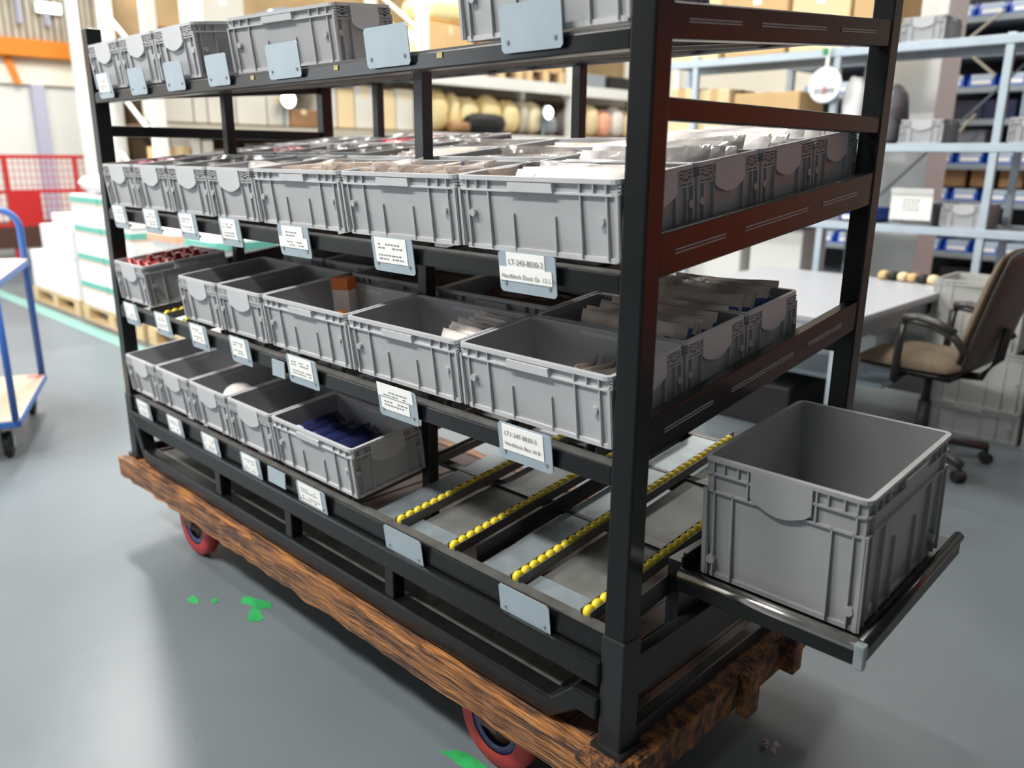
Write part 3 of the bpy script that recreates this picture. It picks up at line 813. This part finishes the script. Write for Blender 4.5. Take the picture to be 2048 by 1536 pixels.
# ------------------------------------------------------------------ background goods helpers
def carton(label, loc, size, m, rz=0.0, group=None, name='carton', tape=True, cat='carton', tm=None):
    w_, d_, h_ = size
    t = thing(name, label, cat, loc, (0, 0, rz), group)
    b = obj('body', bx((-w_/2, -d_/2, 0), (w_/2, d_/2, h_)), m, t, bevel=min(.012, h_*.06))
    if tape:
        obj('tape', bx((-w_/2-.001, -.03, h_*.72), (w_/2+.001, .03, h_+.0015)), tm or PEACH, t)
        obj('tape', bx((-.03, -d_/2-.001, h_*.72), (.03, d_/2+.001, h_+.0012)), tm or PEACH, t)
    return t
def bulge(w_, d_, h_, seed, n=5, amp=.05):
    rnd = random.Random(seed); mb = MB()
    def pt(u, v, w2): return (u, v, w2)
    # rounded sack: lathe-like superellipse rings
    rings = 7; k = 20; vs = []; fs = []
    for j in range(rings+1):
        t = j/rings; z = h_*t; s = (1-abs(2*t-1)**3.5)**.35 if 0 < t < 1 else .55
        for i in range(k):
            a = 2*PI*i/k; ca, sa = math.cos(a), math.sin(a)
            q = (abs(ca)**5 + abs(sa)**5)**(-1/5)
            r = q*s*(1+rnd.uniform(-amp, amp))
            vs.append((w_/2*r*ca, d_/2*r*sa, z*(1+rnd.uniform(-.02, .02))))
    for j in range(rings):
        for i in range(k):
            a = j*k+i; b = j*k+(i+1) % k; fs.append((a, b, b+k, a+k))
    fs += [tuple(range(k-1, -1, -1)), tuple(range(rings*k, rings*k+k))]
    return mb.add(vs, fs)
def sack(label, loc, size, m, seed, rz=0.0, group=None, name='sack', band=None, cat='sack'):
    t = thing(name, label, cat, loc, (0, 0, rz), group)
    obj('body', bulge(*size, seed), m, t, smooth=True)
    if band:
        w_, d_, h_ = size
        mb = MB()
        z0, z1 = h_*.38, h_*.62
        mb.ring(w_*1.045, d_*1.045, min(w_, d_)*.3, .004, z0, z1)
        obj('printed_band', mb, band, t)
    return t
def pallet(label, loc, size=(1.2, .8)):
    t = thing('pallet', label, 'pallet', loc, group='wooden pallets on the floor')
    w_, d_ = size
    for k in range(5):
        y = -d_/2 + k*(d_-.1)/4
        obj('deck_board', bx((-w_/2, y, .118), (w_/2, y+.1, .14)), PINE, t)
    for k in range(3):
        y = -d_/2 + k*(d_-.1)/2
        obj('bottom_board', bx((-w_/2, y, 0), (w_/2, y+.1, .022)), PINE, t)
        for x in (-w_/2, -.07, w_/2-.14):
            obj('block', bx((x, y, .022), (x+.14, y+.1, .118)), PINE, t)
    return t

# ------------------------------------------------------------------ blue trolley, left edge
cart = thing('platform_trolley', 'blue tubular trolley with two plywood shelves at the left edge', 'trolley', (-3.46, -.10, 0), (0, 0, math.radians(66.5)))
CW, CL = .62, .93
def tubep(name, pts, r=.016, m=BLUEP): return obj(name, MB().tube(pts, r, 10), m, cart, smooth=True)
for z in (.20, .86):
    f = obj('shelf_frame', MB().box((-CW, 0, z-.03), (0, .03, z)).box((-CW, CL-.03, z-.03), (0, CL, z)).box((-CW, 0, z-.03), (-CW+.03, CL, z)).box((-.03, 0, z-.03), (0, CL, z)), BLUEP, cart, bevel=.003)
    obj('shelf_board', bx((-CW+.005, .005, z-.008), (-.005, CL-.005, z+.006)), PLY, f)
obj('red_mark', bx((-.09, CL-.1, .2065), (-.01, CL-.01, .2075)), mat('pink_tape', (236, 150, 140), .5), cart)
arc = [(-.02-.10+.10*math.cos(a), CL-.015, 1.03+.10*math.sin(a)) for a in [PI/2*k/5 for k in range(6)]]
arc2 = [(-CW+.02+.10-.10*math.cos(a), CL-.015, 1.03+.10*math.sin(a)) for a in [PI/2*k/5 for k in range(6)]]
tubep('handle', [(-.02, CL-.015, .19)] + arc + arc2[::-1] + [(-CW+.02, CL-.015, .19)], .018)
for x in (-.02, -CW+.02): tubep('upright', [(x, .015, .19), (x, .015, .95)])
for (x, y) in ((-.08, .1), (-CW+.08, .1), (-.08, CL-.1), (-CW+.08, CL-.1)):
    cs = obj('caster', MB().lathe([(.02, -.016), (.06, -.016), (.064, 0), (.06, .016), (.02, .016)], 18, Matrix.Translation((x, y, .064)) @ Matrix.Rotation(PI/2, 4, 'Y')), DARK, cart, smooth=True)
    obj('caster_fork', MB().box((x-.028, y-.025, .05), (x-.022, y+.025, .17)).box((x+.022, y-.025, .05), (x+.028, y+.025, .17)).box((x-.028, y-.03, .15), (x+.028, y+.03, .172)), STEELG, cs)
tag(obj('paper_sheet', bx((-.12, -.1, 0), (.12, .1, .01)), CARD, None, (-4.42, -.02, .867), (0, 0, .4)), 'white papers on the upper shelf of the blue trolley', 'paper')

# ------------------------------------------------------------------ pallets with white goods, left
pallet('wooden pallet under the plain white cartons on the left', (-7.75, 1.65, 0), (1.3, .56))
pallet('wooden pallet under the white cartons with teal bands', (-6.35, 1.65, 0), (1.3, .56))
pallet('wooden pallet behind the rack under white sacks', (-4.95, 1.65, 0), (1.3, .56))
n = 0
for (x, z, h_, w_) in ((-8.18, .14, .36, .40), (-7.74, .14, .36, .42), (-7.32, .14, .36, .40), (-7.74, .50, .28, .42), (-7.32, .50, .28, .40), (-7.36, .78, .12, .40)):
    n += 1
    carton(['plain white carton at the left end of the pallet by the wall', 'plain white carton low in the middle of the left pallet', 'plain white carton low at the right of the left pallet',
            'plain white carton, upper layer in the middle of the left pallet', 'plain white carton, upper layer right on the left pallet', 'flat white carton topping the stack on the left pallet'][n-1],
           (x, 1.58, z), (w_, .4, h_), WRAP, group='plain white cartons', tm=CARD)
for j in range(4):
    for i in range(2):
        t = carton('white carton with teal band, %s layer, %s of the tall stack beside the rack' % (['lowest', 'second', 'third', 'top'][j], ['left', 'right'][i]),
                   (-6.66+i*.62, 1.62, .14+j*.24), (.60, .5, .235), WRAP, group='teal banded cartons', tape=False)
        obj('printed_band', bx((-.301, -.2515, .165), (.301, .25, .215)), TEAL, t)
        obj('printed_band', bx((-.301, -.2512, .150), (.301, .25, .162)), PEACH, t)
sack('crumpled white film sack on top of the banded stack by the rack', (-6.5, 1.66, 1.10), (.8, .55, .16), WRAP, 4, cat='sack')
for j in range(4):
    for i in range(2):
        sack('white printed sack behind the rack, %s layer, %s side' % (['lowest', 'second', 'third', 'top'][j], ['left', 'right'][i]),
             (-5.25+i*.62, 1.64, .14+j*.20), (.60, .50, .205), WRAP, 10+j*2+i, band=PEACH if (i+j) % 2 else TEAL, group='printed white sacks')

# ------------------------------------------------------------------ red mesh cage, far left
cage = thing('mesh_cage', 'red mesh cage trailer standing against the far left wall', 'cage', (-10.6, 1.95, 0))
for y in (-.95, -.1, .68, .9):
    obj('post', bx((-.025, y-.02, .18), (.025, y+.02, 1.40)), RED, cage)
for z in (.55, .95, 1.36):
    obj('rail', bx((-.02, -.95, z), (.02, .9, z+.045)), RED, cage)
for k in range(30):
    obj('mesh_wire', bx((-.006, -.93+k*.061, .56), (.006, -.923+k*.061, 1.38)), RED, cage)
for k in range(9):
    obj('mesh_wire', bx((-.004, -.93, .62+k*.085), (.008, .9, .628+k*.085)), RED, cage)
obj('solid_panel', bx((-.03, -.1, .56), (.03, .24, .98)), RED, cage)
obj('bed', bx((-1.0, -.95, .3), (.03, .9, .56)), mat('dark_brown_steel', (70, 44, 34), .6), cage)
for y in (-.6, .6):
    obj('wheel', MB().cyl((-.1, y, .16), (.0, y, .16), .16, 18), DARK, cage)

# ------------------------------------------------------------------ white pallet racking behind the flow rack
pr = thing('pallet_racking', 'tall white pallet racking behind the flow rack', 'rack', (0, 0, 0))
for y in (2.0, 4.93, 7.38, 9.8):
    for x in (-6.5, -7.4):
        obj('upright', bx((x-.05, y-.05, 0), (x+.05, y+.05, 3.4)), WHITEP, pr)
    for k in range(5):
        z = .3+k*.6; mb = MB(); mb.tube([(-6.5, y, z), (-7.4, y, z+.55)], .02, 6)
        obj('brace', mb, WHITEP, pr)
for (y0, y1) in ((2.05, 4.88), (4.98, 7.33), (7.43, 9.75)):
    for (z0, z1) in ((.9, 1.0), (1.60, 1.68), (2.19, 2.32)):
        for x in (-6.48, -7.42):
            obj('beam', bx((x-.03, y0, z0), (x+.03, y1, z1)), WHITEP if y0 > 4 or z0 < 1 else SLAT, pr)
        obj('shelf_board', bx((-7.38, y0, z1-.01), (-6.52, y1, z1+.008)), mat('shelf_board_brown', (112, 84, 60), .7, var=.1), pr)
for (y0, y1) in ((2.05, 4.88), (4.98, 7.33), (7.43, 9.75)):  # backing sheets added to dim the gaps of the open racking
    obj('back_panel', bx((-7.47, y0, .9), (-7.455, y1, 2.2)), mat('back_panel_brown', (126, 106, 82), .8, var=.2, vscale=3), pr)
    obj('back_panel', bx((-7.47, y0, 2.33), (-7.455, y1, 3.3)), mat('back_panel_tan', (150, 128, 92), .8, var=.2, vscale=3), pr)
def rk(label, y, z, w_, h_, m, x=-6.75, d_=.45, kind='carton', **k):
    if kind == 'carton': return carton(label, (x, y, z), (d_, w_, h_), m, **k)
    return sack(label, (x, y, z), (d_, w_, h_), m, int(y*37) % 50, **k)
A = 'standing on the left bay of the white racking'
ys = 2.07
OFFW = mat('offwhite_carton', (214, 210, 198), .6, var=.06, vscale=3)
WN = ['first', 'second', 'third', 'fourth', 'fifth', 'sixth', 'seventh', 'eighth', 'ninth', 'tenth', 'eleventh', 'twelfth']
for k, (w_, h_, m) in enumerate(((.26, .42, OFFW), (.12, .40, OFFW), (.26, .34, OFFW), (.30, .40, OFFW), (.22, .30, OFFW), (.30, .16, CARDB3), (.22, .40, OFFW), (.2, .38, CARDB2), (.24, .42, OFFW), (.26, .40, CARDB2), (.24, .42, OFFW))):
    rk('%s carton from the left in the left bay of the white racking' % WN[k], ys+w_/2, 1.69, w_, h_, m, group='cartons in the left racking bay', tm=CARDB2)
    ys += w_+.012
ys = 2.07
for k, (w_, h_, m) in enumerate(((.20, .36, CARDB), (.08, .45, OFFW), (.1, .42, OFFW), (.5, .34, CARDB3), (.2, .4, OFFW), (.22, .30, CARDB3), (.42, .26, OFFW), (.35, .34, CARDB3), (.18, .4, NAVYD), (.3, .42, OFFW))):
    rk('%s item from the left under the left racking bay shelf' % WN[k], ys+w_/2, 1.01, w_, h_+.12, m, group='goods on the lower left shelf', tape=(m in (CARDB, CARDB3)), tm=CARDB2)
    ys += w_+.02
ys = 2.07
for k, (w_, h_, m, kd) in enumerate(((.4, .14, CARDB3, 'carton'), (.4, .5, OFFW, 'carton'), (.35, .22, BLUESH, 'carton'), (.45, .42, BLUESH, 'carton'), (.5, .44, YELW, 'sack'), (.42, .48, BEIGEW, 'sack'), (.38, .40, BEIGEW, 'sack'))):
    rk('%s load from the left on top of the left racking bay' % WN[k], ys+w_/2, 2.33, w_, h_, m, kind=kd, group='loads on top of the left racking bay', **({'tm': CARD} if kd == 'carton' else {}))
    ys += w_+.02
ys = 5.02
for k, (w_, h_, m) in enumerate(((.34, .46, YELW), (.14, .44, YELW), (.30, .40, YELW), (.36, .44, YELW), (.30, .40, YELW), (.14, .42, SLAT), (.24, .40, BEIGEW), (.30, .26, STEELG))):
    rk('%s wrapped roll from the left in the middle racking bay' % WN[k], ys+w_/2, 1.69, w_, h_, m, kind='sack', group='wrapped rolls in the middle racking bay', cat='roll', name='wrapped_roll')
    ys += w_+.01
rk('black plastic bag heaped before the yellow wrapped rolls', 5.85, 1.69, .6, .22, DARK, x=-6.53, d_=.25, kind='sack')
rk('small brown bag beside the black plastic bag', 5.45, 1.69, .3, .12, CARDB3, x=-6.53, d_=.2, kind='sack')
for k in range(5):
    sack('%s pale bag from the left in the right racking bay' % WN[k], (-6.7, 7.6+k*.28, 1.69), (.4, .25, .36+.05*(k % 2)), [POLYW, CARDB2, PEACH, POLYW, CARDB2][k], 60+k, group='pale bags in the right racking bay')
for k in range(3):
    y = 5.05 + k*.78
    p = pallet('%s small pallet from the left on top of the middle racking bay' % WN[k], (-6.9, y+.35, 2.33), (.7, .7))
    carton('%s brown carton from the left on the raised pallets' % WN[k], (-6.85, y+.35, 2.47), (.55, .68, .36), [CARDB, CARDB3, CARDB][k], group='cartons on raised pallets', tm=CARDB2)
    sack('%s beige wrapped load above the brown cartons' % WN[k], (-6.85, y+.35, 2.835), (.5, .66, .3), [YELW, BEIGEW, YELW][k], 80+k, group='wrapped loads above the cartons')
for k in range(2):
    carton('%s flat grey crate on top of the right racking bay' % ['left', 'right'][k], (-6.8, 7.85+k*.7, 2.33), (.5, .6, .16), [STEELG, DARK][k], tape=False, name='crate', cat='crate', group='flat crates on the racking')
# round glowing bodies set among the shelves
for (y, z, lb) in ((3.22, 1.93, 'round bright lamp glowing in the left racking bay'), (6.87, 1.96, 'round bright lamp glowing in the middle racking bay')):
    t = thing('work_lamp', lb, 'lamp', (-6.45, y, z))
    obj('reflector', MB().lathe([(.02, 0), (.05, .02), (.085, .06), (.09, .065)], 16, Matrix.Rotation(PI/2, 4, 'Y')), STEELG, t, (-.06, 0, 0), smooth=True)
    obj('bulb', MB().lathe([(.0, 0), (.05, .01), (.075, .03), (.06, .05), (0, .055)], 16, Matrix.Rotation(PI/2, 4, 'Y')), mat('work_lamp_glow', (255, 252, 240), .4, emit=9.0), t, smooth=True)
    obj('stand', bx((-.07, -.012, -(z-1.69)), (-.05, .012, 0)), STEELG, t)

# ------------------------------------------------------------------ blue-grey shelving on the right
sh = thing('steel_shelving', 'blue-grey boltless shelving holding cartons and bins behind the work table', 'shelving', (0, 4.45, 0))
for x in (-3.15, -2.77, -1.70, -.70, .35):
    for y in (0, .5):
        if x == -2.77 and y: continue
        obj('post', bx((x-.022, y-.015, 0), (x+.022, y+.025, 2.13 if x > -2 else 2.15)), STEELB, sh, bevel=.003)
for z in (2.07, 1.475, .975):
    for y in (-.02, .49):
        obj('beam', bx((-3.15, y, z), (.35, y+.03, z+.05)), STEELB, sh, bevel=.003)
    obj('shelf_board', bx((-3.15, .01, z+.034), (.35, .49, z+.046)), STEELG, sh)
for k, (a, b) in enumerate((((-1.70, .52, 1.0), (-.70, .52, 2.05)), ((-.70, .52, .1), (.35, .52, 1.2)))):
    obj('cross_brace', MB().tube([a, b], .008, 6), STEELG, sh)
YS = 4.66
B = 'on the blue-grey shelving'
for k, (x, w_, h_, m) in enumerate(((-2.90, .20, .36, CARDB2), (-2.62, .26, .34, CARDB2), (-2.20, .50, .30, CARDB), (-1.93, .02, .02, CARDB))):
    if k < 3: carton(['tall pale carton at the far end of the middle shelf level', 'pale carton beside the shelf post, middle shelf level', 'wide open tan carton on the middle shelf level'][k], (x, YS, 1.525), (w_, .38, h_+.05), m, tm=CARDB)
for k, (x, w_, h_) in enumerate(((-2.85, .5, .42), (-2.32, .46, .46), (-1.86, .40, .40), (-1.50, .28, .50))):
    carton('%s tan carton along the top of the blue-grey shelving' % WN[k], (x, YS, 2.12), (w_, .4, h_), [CARDB2, CARDB, CARDB2, CARDB][k], group='cartons on the shelving top', tm=CARD)
def shelf_bin(x, z, label):
    dup(P_SHORT, (x, YS-.05, z), (0, 0, 0), label, 'grey bins on the blue-grey shelving')
shelf_bin(-1.20, 2.122, 'grey bin with curved grip on the top of the blue-grey shelving')
shelf_bin(-1.13, 1.527, 'grey bin with curved grip on the middle level of the blue-grey shelving')
shelf_bin(-1.12, 1.027, 'grey bin behind the white notice on the lower shelf level')
shelf_bin(-.82, 1.027, 'grey bin right of the white notice on the lower shelf level')
shelf_bin(-.52, 1.527, 'grey bin right of the shelf post on the middle level')
sack('dark grey crumpled film bundle left of a bin on the shelving', (-1.38, YS-.1, 1.525), (.2, .25, .36), mat('grey_film', (112, 110, 114), .3, var=.4, vscale=9), 33, cat='bundle', name='film_bundle')
t = thing('paper_notice', 'white folded notice hanging on a bin of the shelving', 'notice', (-1.115, 4.425, 1.06))
obj('sheet', bx((-.125, -.008, 0), (.125, -.002, .165)), CARD, t)
obj('folded_top', MB().prism([(-.018, .16), (.02, .16), (.0, .195), (-.03, .195)], 0, -.125, .13), CARD, t)
mb = MB()
for r_ in range(4):
    x = -.05
    while x < .05:
        l = random.uniform(.01, .025); mb.box((x, -.0095, .12-r_*.02), (x+l, -.0082, .126-r_*.02)); x += l+.008
obj('print', mb, INK, t)
# round white tag hanging from the shelf beam
t = thing('round_tag', 'round white tag with green clip hanging from the shelving beam', 'tag', (-1.745, 4.40, 1.895))
obj('disc', MB().lathe([(0, 0), (.108, 0), (.112, .004), (.112, .010), (.108, .014), (0, .014)], 32, Matrix.Rotation(PI/2, 4, 'X')), WRAP, t)
obj('strap', bx((-.012, -.01, .10), (.012, -.006, .24)), CARD, t)
obj('clip', bx((-.035, -.022, .185), (-.002, -.010, .225)), GREENP, t, bevel=.003)
mb = MB()
for k in range(4):
    mb.box((-.065+k*.022, -.0158, -.055), (-.052+k*.022, -.0142, -.02)); 
    mb.box((.015+k*.014, -.0158, -.05), (.024+k*.014, -.0142, -.02))
obj('print', mb, INK, t)
obj('red_print', bx((-.006, -.0160, -.06), (.008, -.0142, -.005)), mat('faded_red_ink', (196, 120, 120), .6), t)
sack('white plastic jug standing beside the round tag', (-1.60, 4.56, 1.525), (.14, .16, .42), WRAP, 41, cat='jug', name='jug')
# small goods on the lower level seen past the rack
for k, x in enumerate((-2.05, -1.86, -1.52, -1.42)):
    t = thing('picking_bin', '%s small blue bin left of the far post on the lower shelf level' % WN[k], 'bin', (x, 4.6, 1.027), group='small blue bins on the lower shelf')
    obj('body', MB().box((-.07, -.12, 0), (.07, .12, .012)).box((-.07, -.12, 0), (-.062, .12, .09)).box((.062, -.12, 0), (.07, .12, .09)).box((-.07, .11, 0), (.07, .12, .09)).box((-.07, -.12, 0), (.07, -.112, .05)), BLUEB, t)
    obj('label_card', bx((-.05, -.1235, .012), (.05, -.1205, .042)), CARD, t)
sack('small yellow bag on the lower shelf level past the rack', (-1.95, 4.5, 1.12), (.08, .08, .12), YEL, 3)
carton('white cabinet-like carton standing below the lower shelf level', (-2.05, 4.72, .0), (.40, .40, .95), GREYW, tape=False, name='cabinet', cat='cabinet')
carton('light grey cabinet further left below the shelving', (-2.55, 4.72, .0), (.45, .40, .95), GREYW, tape=False, name='cabinet', cat='cabinet')

# ------------------------------------------------------------------ grey rack with blue bins, far right
br = thing('bin_racking', 'dark grey racking full of blue picking bins at the far right', 'rack', (0, 6.8, 0))
for x in (-3.2, -2.0, -.9, .3):
    for y in (0, .6):
        obj('upright', bx((x-.03, y-.03, 0), (x+.03, y+.03, 3.2)), STEELG, br)
LV = (2.57, 2.30, 2.02, 1.76, 1.40, 1.09, .65, .35)
for z in LV:
    obj('shelf', bx((-3.2, -.04, z-.05), (.3, .62, z)), STEELG, br, bevel=.004)
obj('back_sheet', bx((-3.2, .62, 0), (.3, .64, 3.2)), mat('dark_back_sheet', (46, 48, 52), .7), br)
for k, (a, b) in enumerate((((-2.0, -.035, 2.1), (-1.4, -.035, 2.6)), ((-1.4, -.035, 2.1), (-2.0, -.035, 2.6)), ((-2.0, -.035, 1.15), (-1.5, -.035, 1.8)))):
    obj('brace', MB().tube([a, b], .012, 6), SLAT, br)
pb = MB()
w_, d_, h_ = .205, .34, .11
pb.box((-w_/2, -d_/2, 0), (w_/2, d_/2, .012)).box((-w_/2, d_/2-.008, 0), (w_/2, d_/2, h_)).box((-w_/2, -d_/2, 0), (w_/2, -d_/2+.008, h_*.55))
for sx in (-1, 1):
    a, b = sorted((sx*w_/2, sx*(w_/2-.008)))
    pb.prism([(-d_/2, 0), (d_/2, 0), (d_/2, h_), (-d_/2+.07, h_), (-d_/2, h_*.55)], 0, a, b)
PBME = pb.mesh('bin_body')
LBME = bx((-.075, -d_/2-.003, .018), (.075, -d_/2-.0005, .055)).mesh('label_card')
WBME = bx((-.085, -d_/2+.012, .012), (.085, d_/2-.012, h_*.9)).mesh('contents')
LN = ['top', 'second', 'third', 'fourth', 'fifth', 'sixth', 'lowest']
for li, z in enumerate((2.57, 2.30, 2.02, 1.40, 1.09, .65)):
    for k in range(9):
        x = -2.95 + k*.235 + (.03 if k > 3 else 0)
        if x > -.6 and li == 2: continue
        t = thing('picking_bin', 'blue picking bin on the %s level of the far right racking, %s from the left' % (LN[li], WN[k]), 'bin', (x, 6.98, z), group='blue bins on the far right racking')
        obj('body', PBME, BLUEB, t); obj('label_card', LBME, CARD, t); obj('contents', WBME, STEELB, t)
for k, (x, z, m) in enumerate(((-1.60, 1.76, NAVYD), (-1.35, 1.76, NAVY), (-1.55, 1.40+.12, STEELG), (-1.5, .35, DARK))):
    carton(['dark box on the middle level of the far right racking', 'navy box on the middle level of the far right racking', 'flat grey box lying on blue bins in the far right racking', 'black box near the floor of the far right racking'][k], (x, 7.0, z), (.25, .3, .16), m, tape=False, name='goods_box', cat='box')
for k in range(3):
    carton('%s brown board box behind the blue bins' % WN[k], (-1.62+k*.22, 7.0, 1.09+.115), (.18, .3, .16), CARDB3, group='brown board boxes among blue bins', tape=False)

# ------------------------------------------------------------------ work table
tb = thing('work_table', 'white topped work table with blue-grey legs behind the rack', 'table', (-1.21, 3.18, 0))
obj('table_top', bx((-.58, -.75, .715), (.58, .75, .745)), TABW, tb, bevel=.004)
obj('edge_band', bx((-.582, -.752, .708), (.582, .752, .722)), STEELG, tb)
for x in (-.53, .53):
    for y in (-.70, .70):
        obj('leg', bx((x-.025, y-.025, 0), (x+.025, y+.025, .712)), STEELB, tb, bevel=.003)
obj('apron', bx((-.53, -.02+.68, .60), (.53, .70, .708)), STEELG, tb)
obj('apron', bx((.50, -.70, .62), (.53, .70, .708)), STEELG, tb)
obj('side_panel', bx((-.54, .62, .12), (.54, .64, .62)), GREYW, tb)
obj('lower_shelf', bx((-.53, -.1, .30), (.53, .70, .325)), STEELB, tb)
carton('black box on the floor under the work table', (-1.35, 3.2, .0), (.5, .5, .24), DARK, tape=False, name='floor_box', cat='box')
carton('pale goods box on the lower shelf of the work table', (-1.05, 3.6, .327), (.35, .25, .16), WRAP, name='goods_box', cat='box', tm=CARD)
for k in range(6):
    sack('%s brown paper roll end along the table back edge' % WN[k], (-1.03+k*.055, 3.88, .746), (.05, .08, .05), [CARDB, DARK, CARDB2][k % 3], 20+k, cat='roll', name='paper_roll', group='small roll ends on the table')
t = thing('hanging_tool', 'yellow tool hanging at the table corner behind the rack post', 'tool', (-.60, 2.425, .555))
obj('body', MB().tube([(0, 0, .15), (.015, 0, .1), (.01, 0, 0), (-.01, 0, -.06)], .018, 10), YEL, t, smooth=True)
obj('hook', MB().tube([(0, 0, .15), (0, .0, .185), (-.015, .015, .195), (-.035, .02, .192)], .005, 8), DARK, t)

# ------------------------------------------------------------------ office chair
ch = thing('office_chair', 'office chair with brown fabric seat and black armrests by the table', 'chair', (-.45, 3.03, 0), (0, 0, math.radians(-6)))
for k in range(5):
    a = math.radians(-32+72*k); e = (.31*math.cos(a), .31*math.sin(a))
    lg = obj('base_leg', MB().tube([(0, 0, .115), (e[0]*.5, e[1]*.5, .105), (e[0], e[1], .085)], .022, 8), ARMR, ch, smooth=True)
    u = (-math.sin(a)*.012, math.cos(a)*.012)
    obj('caster', MB().cyl((e[0]-u[0]*2, e[1]-u[1]*2, .028), (e[0]+u[0]*2, e[1]+u[1]*2, .028), .028, 14).cyl((e[0], e[1], .03), (e[0], e[1], .09), .010, 8), DARK, lg)
obj('gas_column', MB().cyl((0, 0, .10), (0, 0, .30), .03, 14).cyl((0, 0, .28), (0, 0, .44), .02, 14), DARK, ch, smooth=True)
obj('mechanism', bx((-.12, -.1, .43), (.14, .1, .465)), DARK, ch, bevel=.01)
def cushion(w_, d_, h_, n=12, dome=.03):
    vs = []; fs = []
    for s_ in (0, 1):
        for j in range(n+1):
            for i in range(n+1):
                u, v = 2*i/n-1, 2*j/n-1
                k = (1-abs(u)**4)*(1-abs(v)**4)
                x, y = u*w_/2*(1-.10*abs(v)**3), v*d_/2*(1-.10*abs(u)**3)
                z = (h_/2+dome*k)*(1 if s_ else -.35) * (.25+.75*k**.3)
                vs.append((x, y, z))
    m_ = (n+1)**2
    for j in range(n):
        for i in range(n):
            q = j*(n+1)+i; fs.append((m_+q, m_+q+1, m_+q+n+2, m_+q+n+1)); fs.append((q, q+n+1, q+n+2, q+1))
    for i in range(n):
        fs.append((i, i+1, m_+i+1, m_+i)); q = n*(n+1)+i; fs.append((q, m_+q, m_+q+1, q+1))
        q = i*(n+1); fs.append((q, m_+q, m_+q+n+1, q+n+1)); q += n; fs.append((q, q+n+1, m_+q+n+1, m_+q))
    return MB().add(vs, fs)
obj('seat', cushion(.48, .50, .05), FAB, ch, (-.06, .03, .495), smooth=True)
obj('seat_shell', cushion(.46, .48, .03, dome=.0), ARMR, ch, (-.06, .03, .474), smooth=True)
bk = obj('backrest', cushion(.56, .46, .04), FAB, ch, (.245, .03, .79), (0, math.radians(-90+14), 0), smooth=True)
obj('back_shell', cushion(.58, .48, .03, dome=.012), BACKP, bk, (0, 0, -.028), (PI, 0, 0), smooth=True)
obj('back_bar', MB().tube([(.1, .03, .45), (.22, .03, .46), (.285, .03, .56), (.30, .03, .7)], .02, 8), DARK, ch, smooth=True)
for sy in (-1, 1):
    y = .03+sy*.265
    ar = obj('armrest', MB().tube([(-.06, y, .43), (-.055, y, .62), (-.05, y, .70), (-.02, y, .725), (.08, y, .715), (.18, y, .675), (.24, y, .61)], .018, 8), ARMR, ch, smooth=True)
    obj('arm_pad', MB().tube([(-.05, y, .728), (.02, y, .738), (.1, y, .724), (.18, y, .69)], .021, 8), ARMR, ar, smooth=True)
    obj('arm_foot', MB().tube([(-.06, y, .43), (-.06, y*.5, .448), (-.06, 0, .45)], .016, 8), ARMR, ar, smooth=True)

# ------------------------------------------------------------------ stacked grey totes
def tote(label, loc, size):
    t = bin_root('stacking_tote', size[0], size[1], size[2], TOTE, 'long'); t.location = loc
    return tag(t, label, 'tote', 'large grey totes stacked at the right')
tote('low grey tote at the bottom of the stack behind the chair', (-.40, 3.78, 0.0), (.50, .38, .165))
tote('middle grey tote of the stack behind the chair', (-.40, 3.78, .167), (.50, .38, .305))
tote('open top grey tote on the stack behind the chair', (-.44, 3.78, .474), (.44, .38, .345))
tote('bottom grey tote of the stack at the right edge', (.10, 3.72, 0.0), (.44, .38, .36))
tote('upper grey tote of the stack at the right edge', (.10, 3.72, .362), (.44, .38, .40))
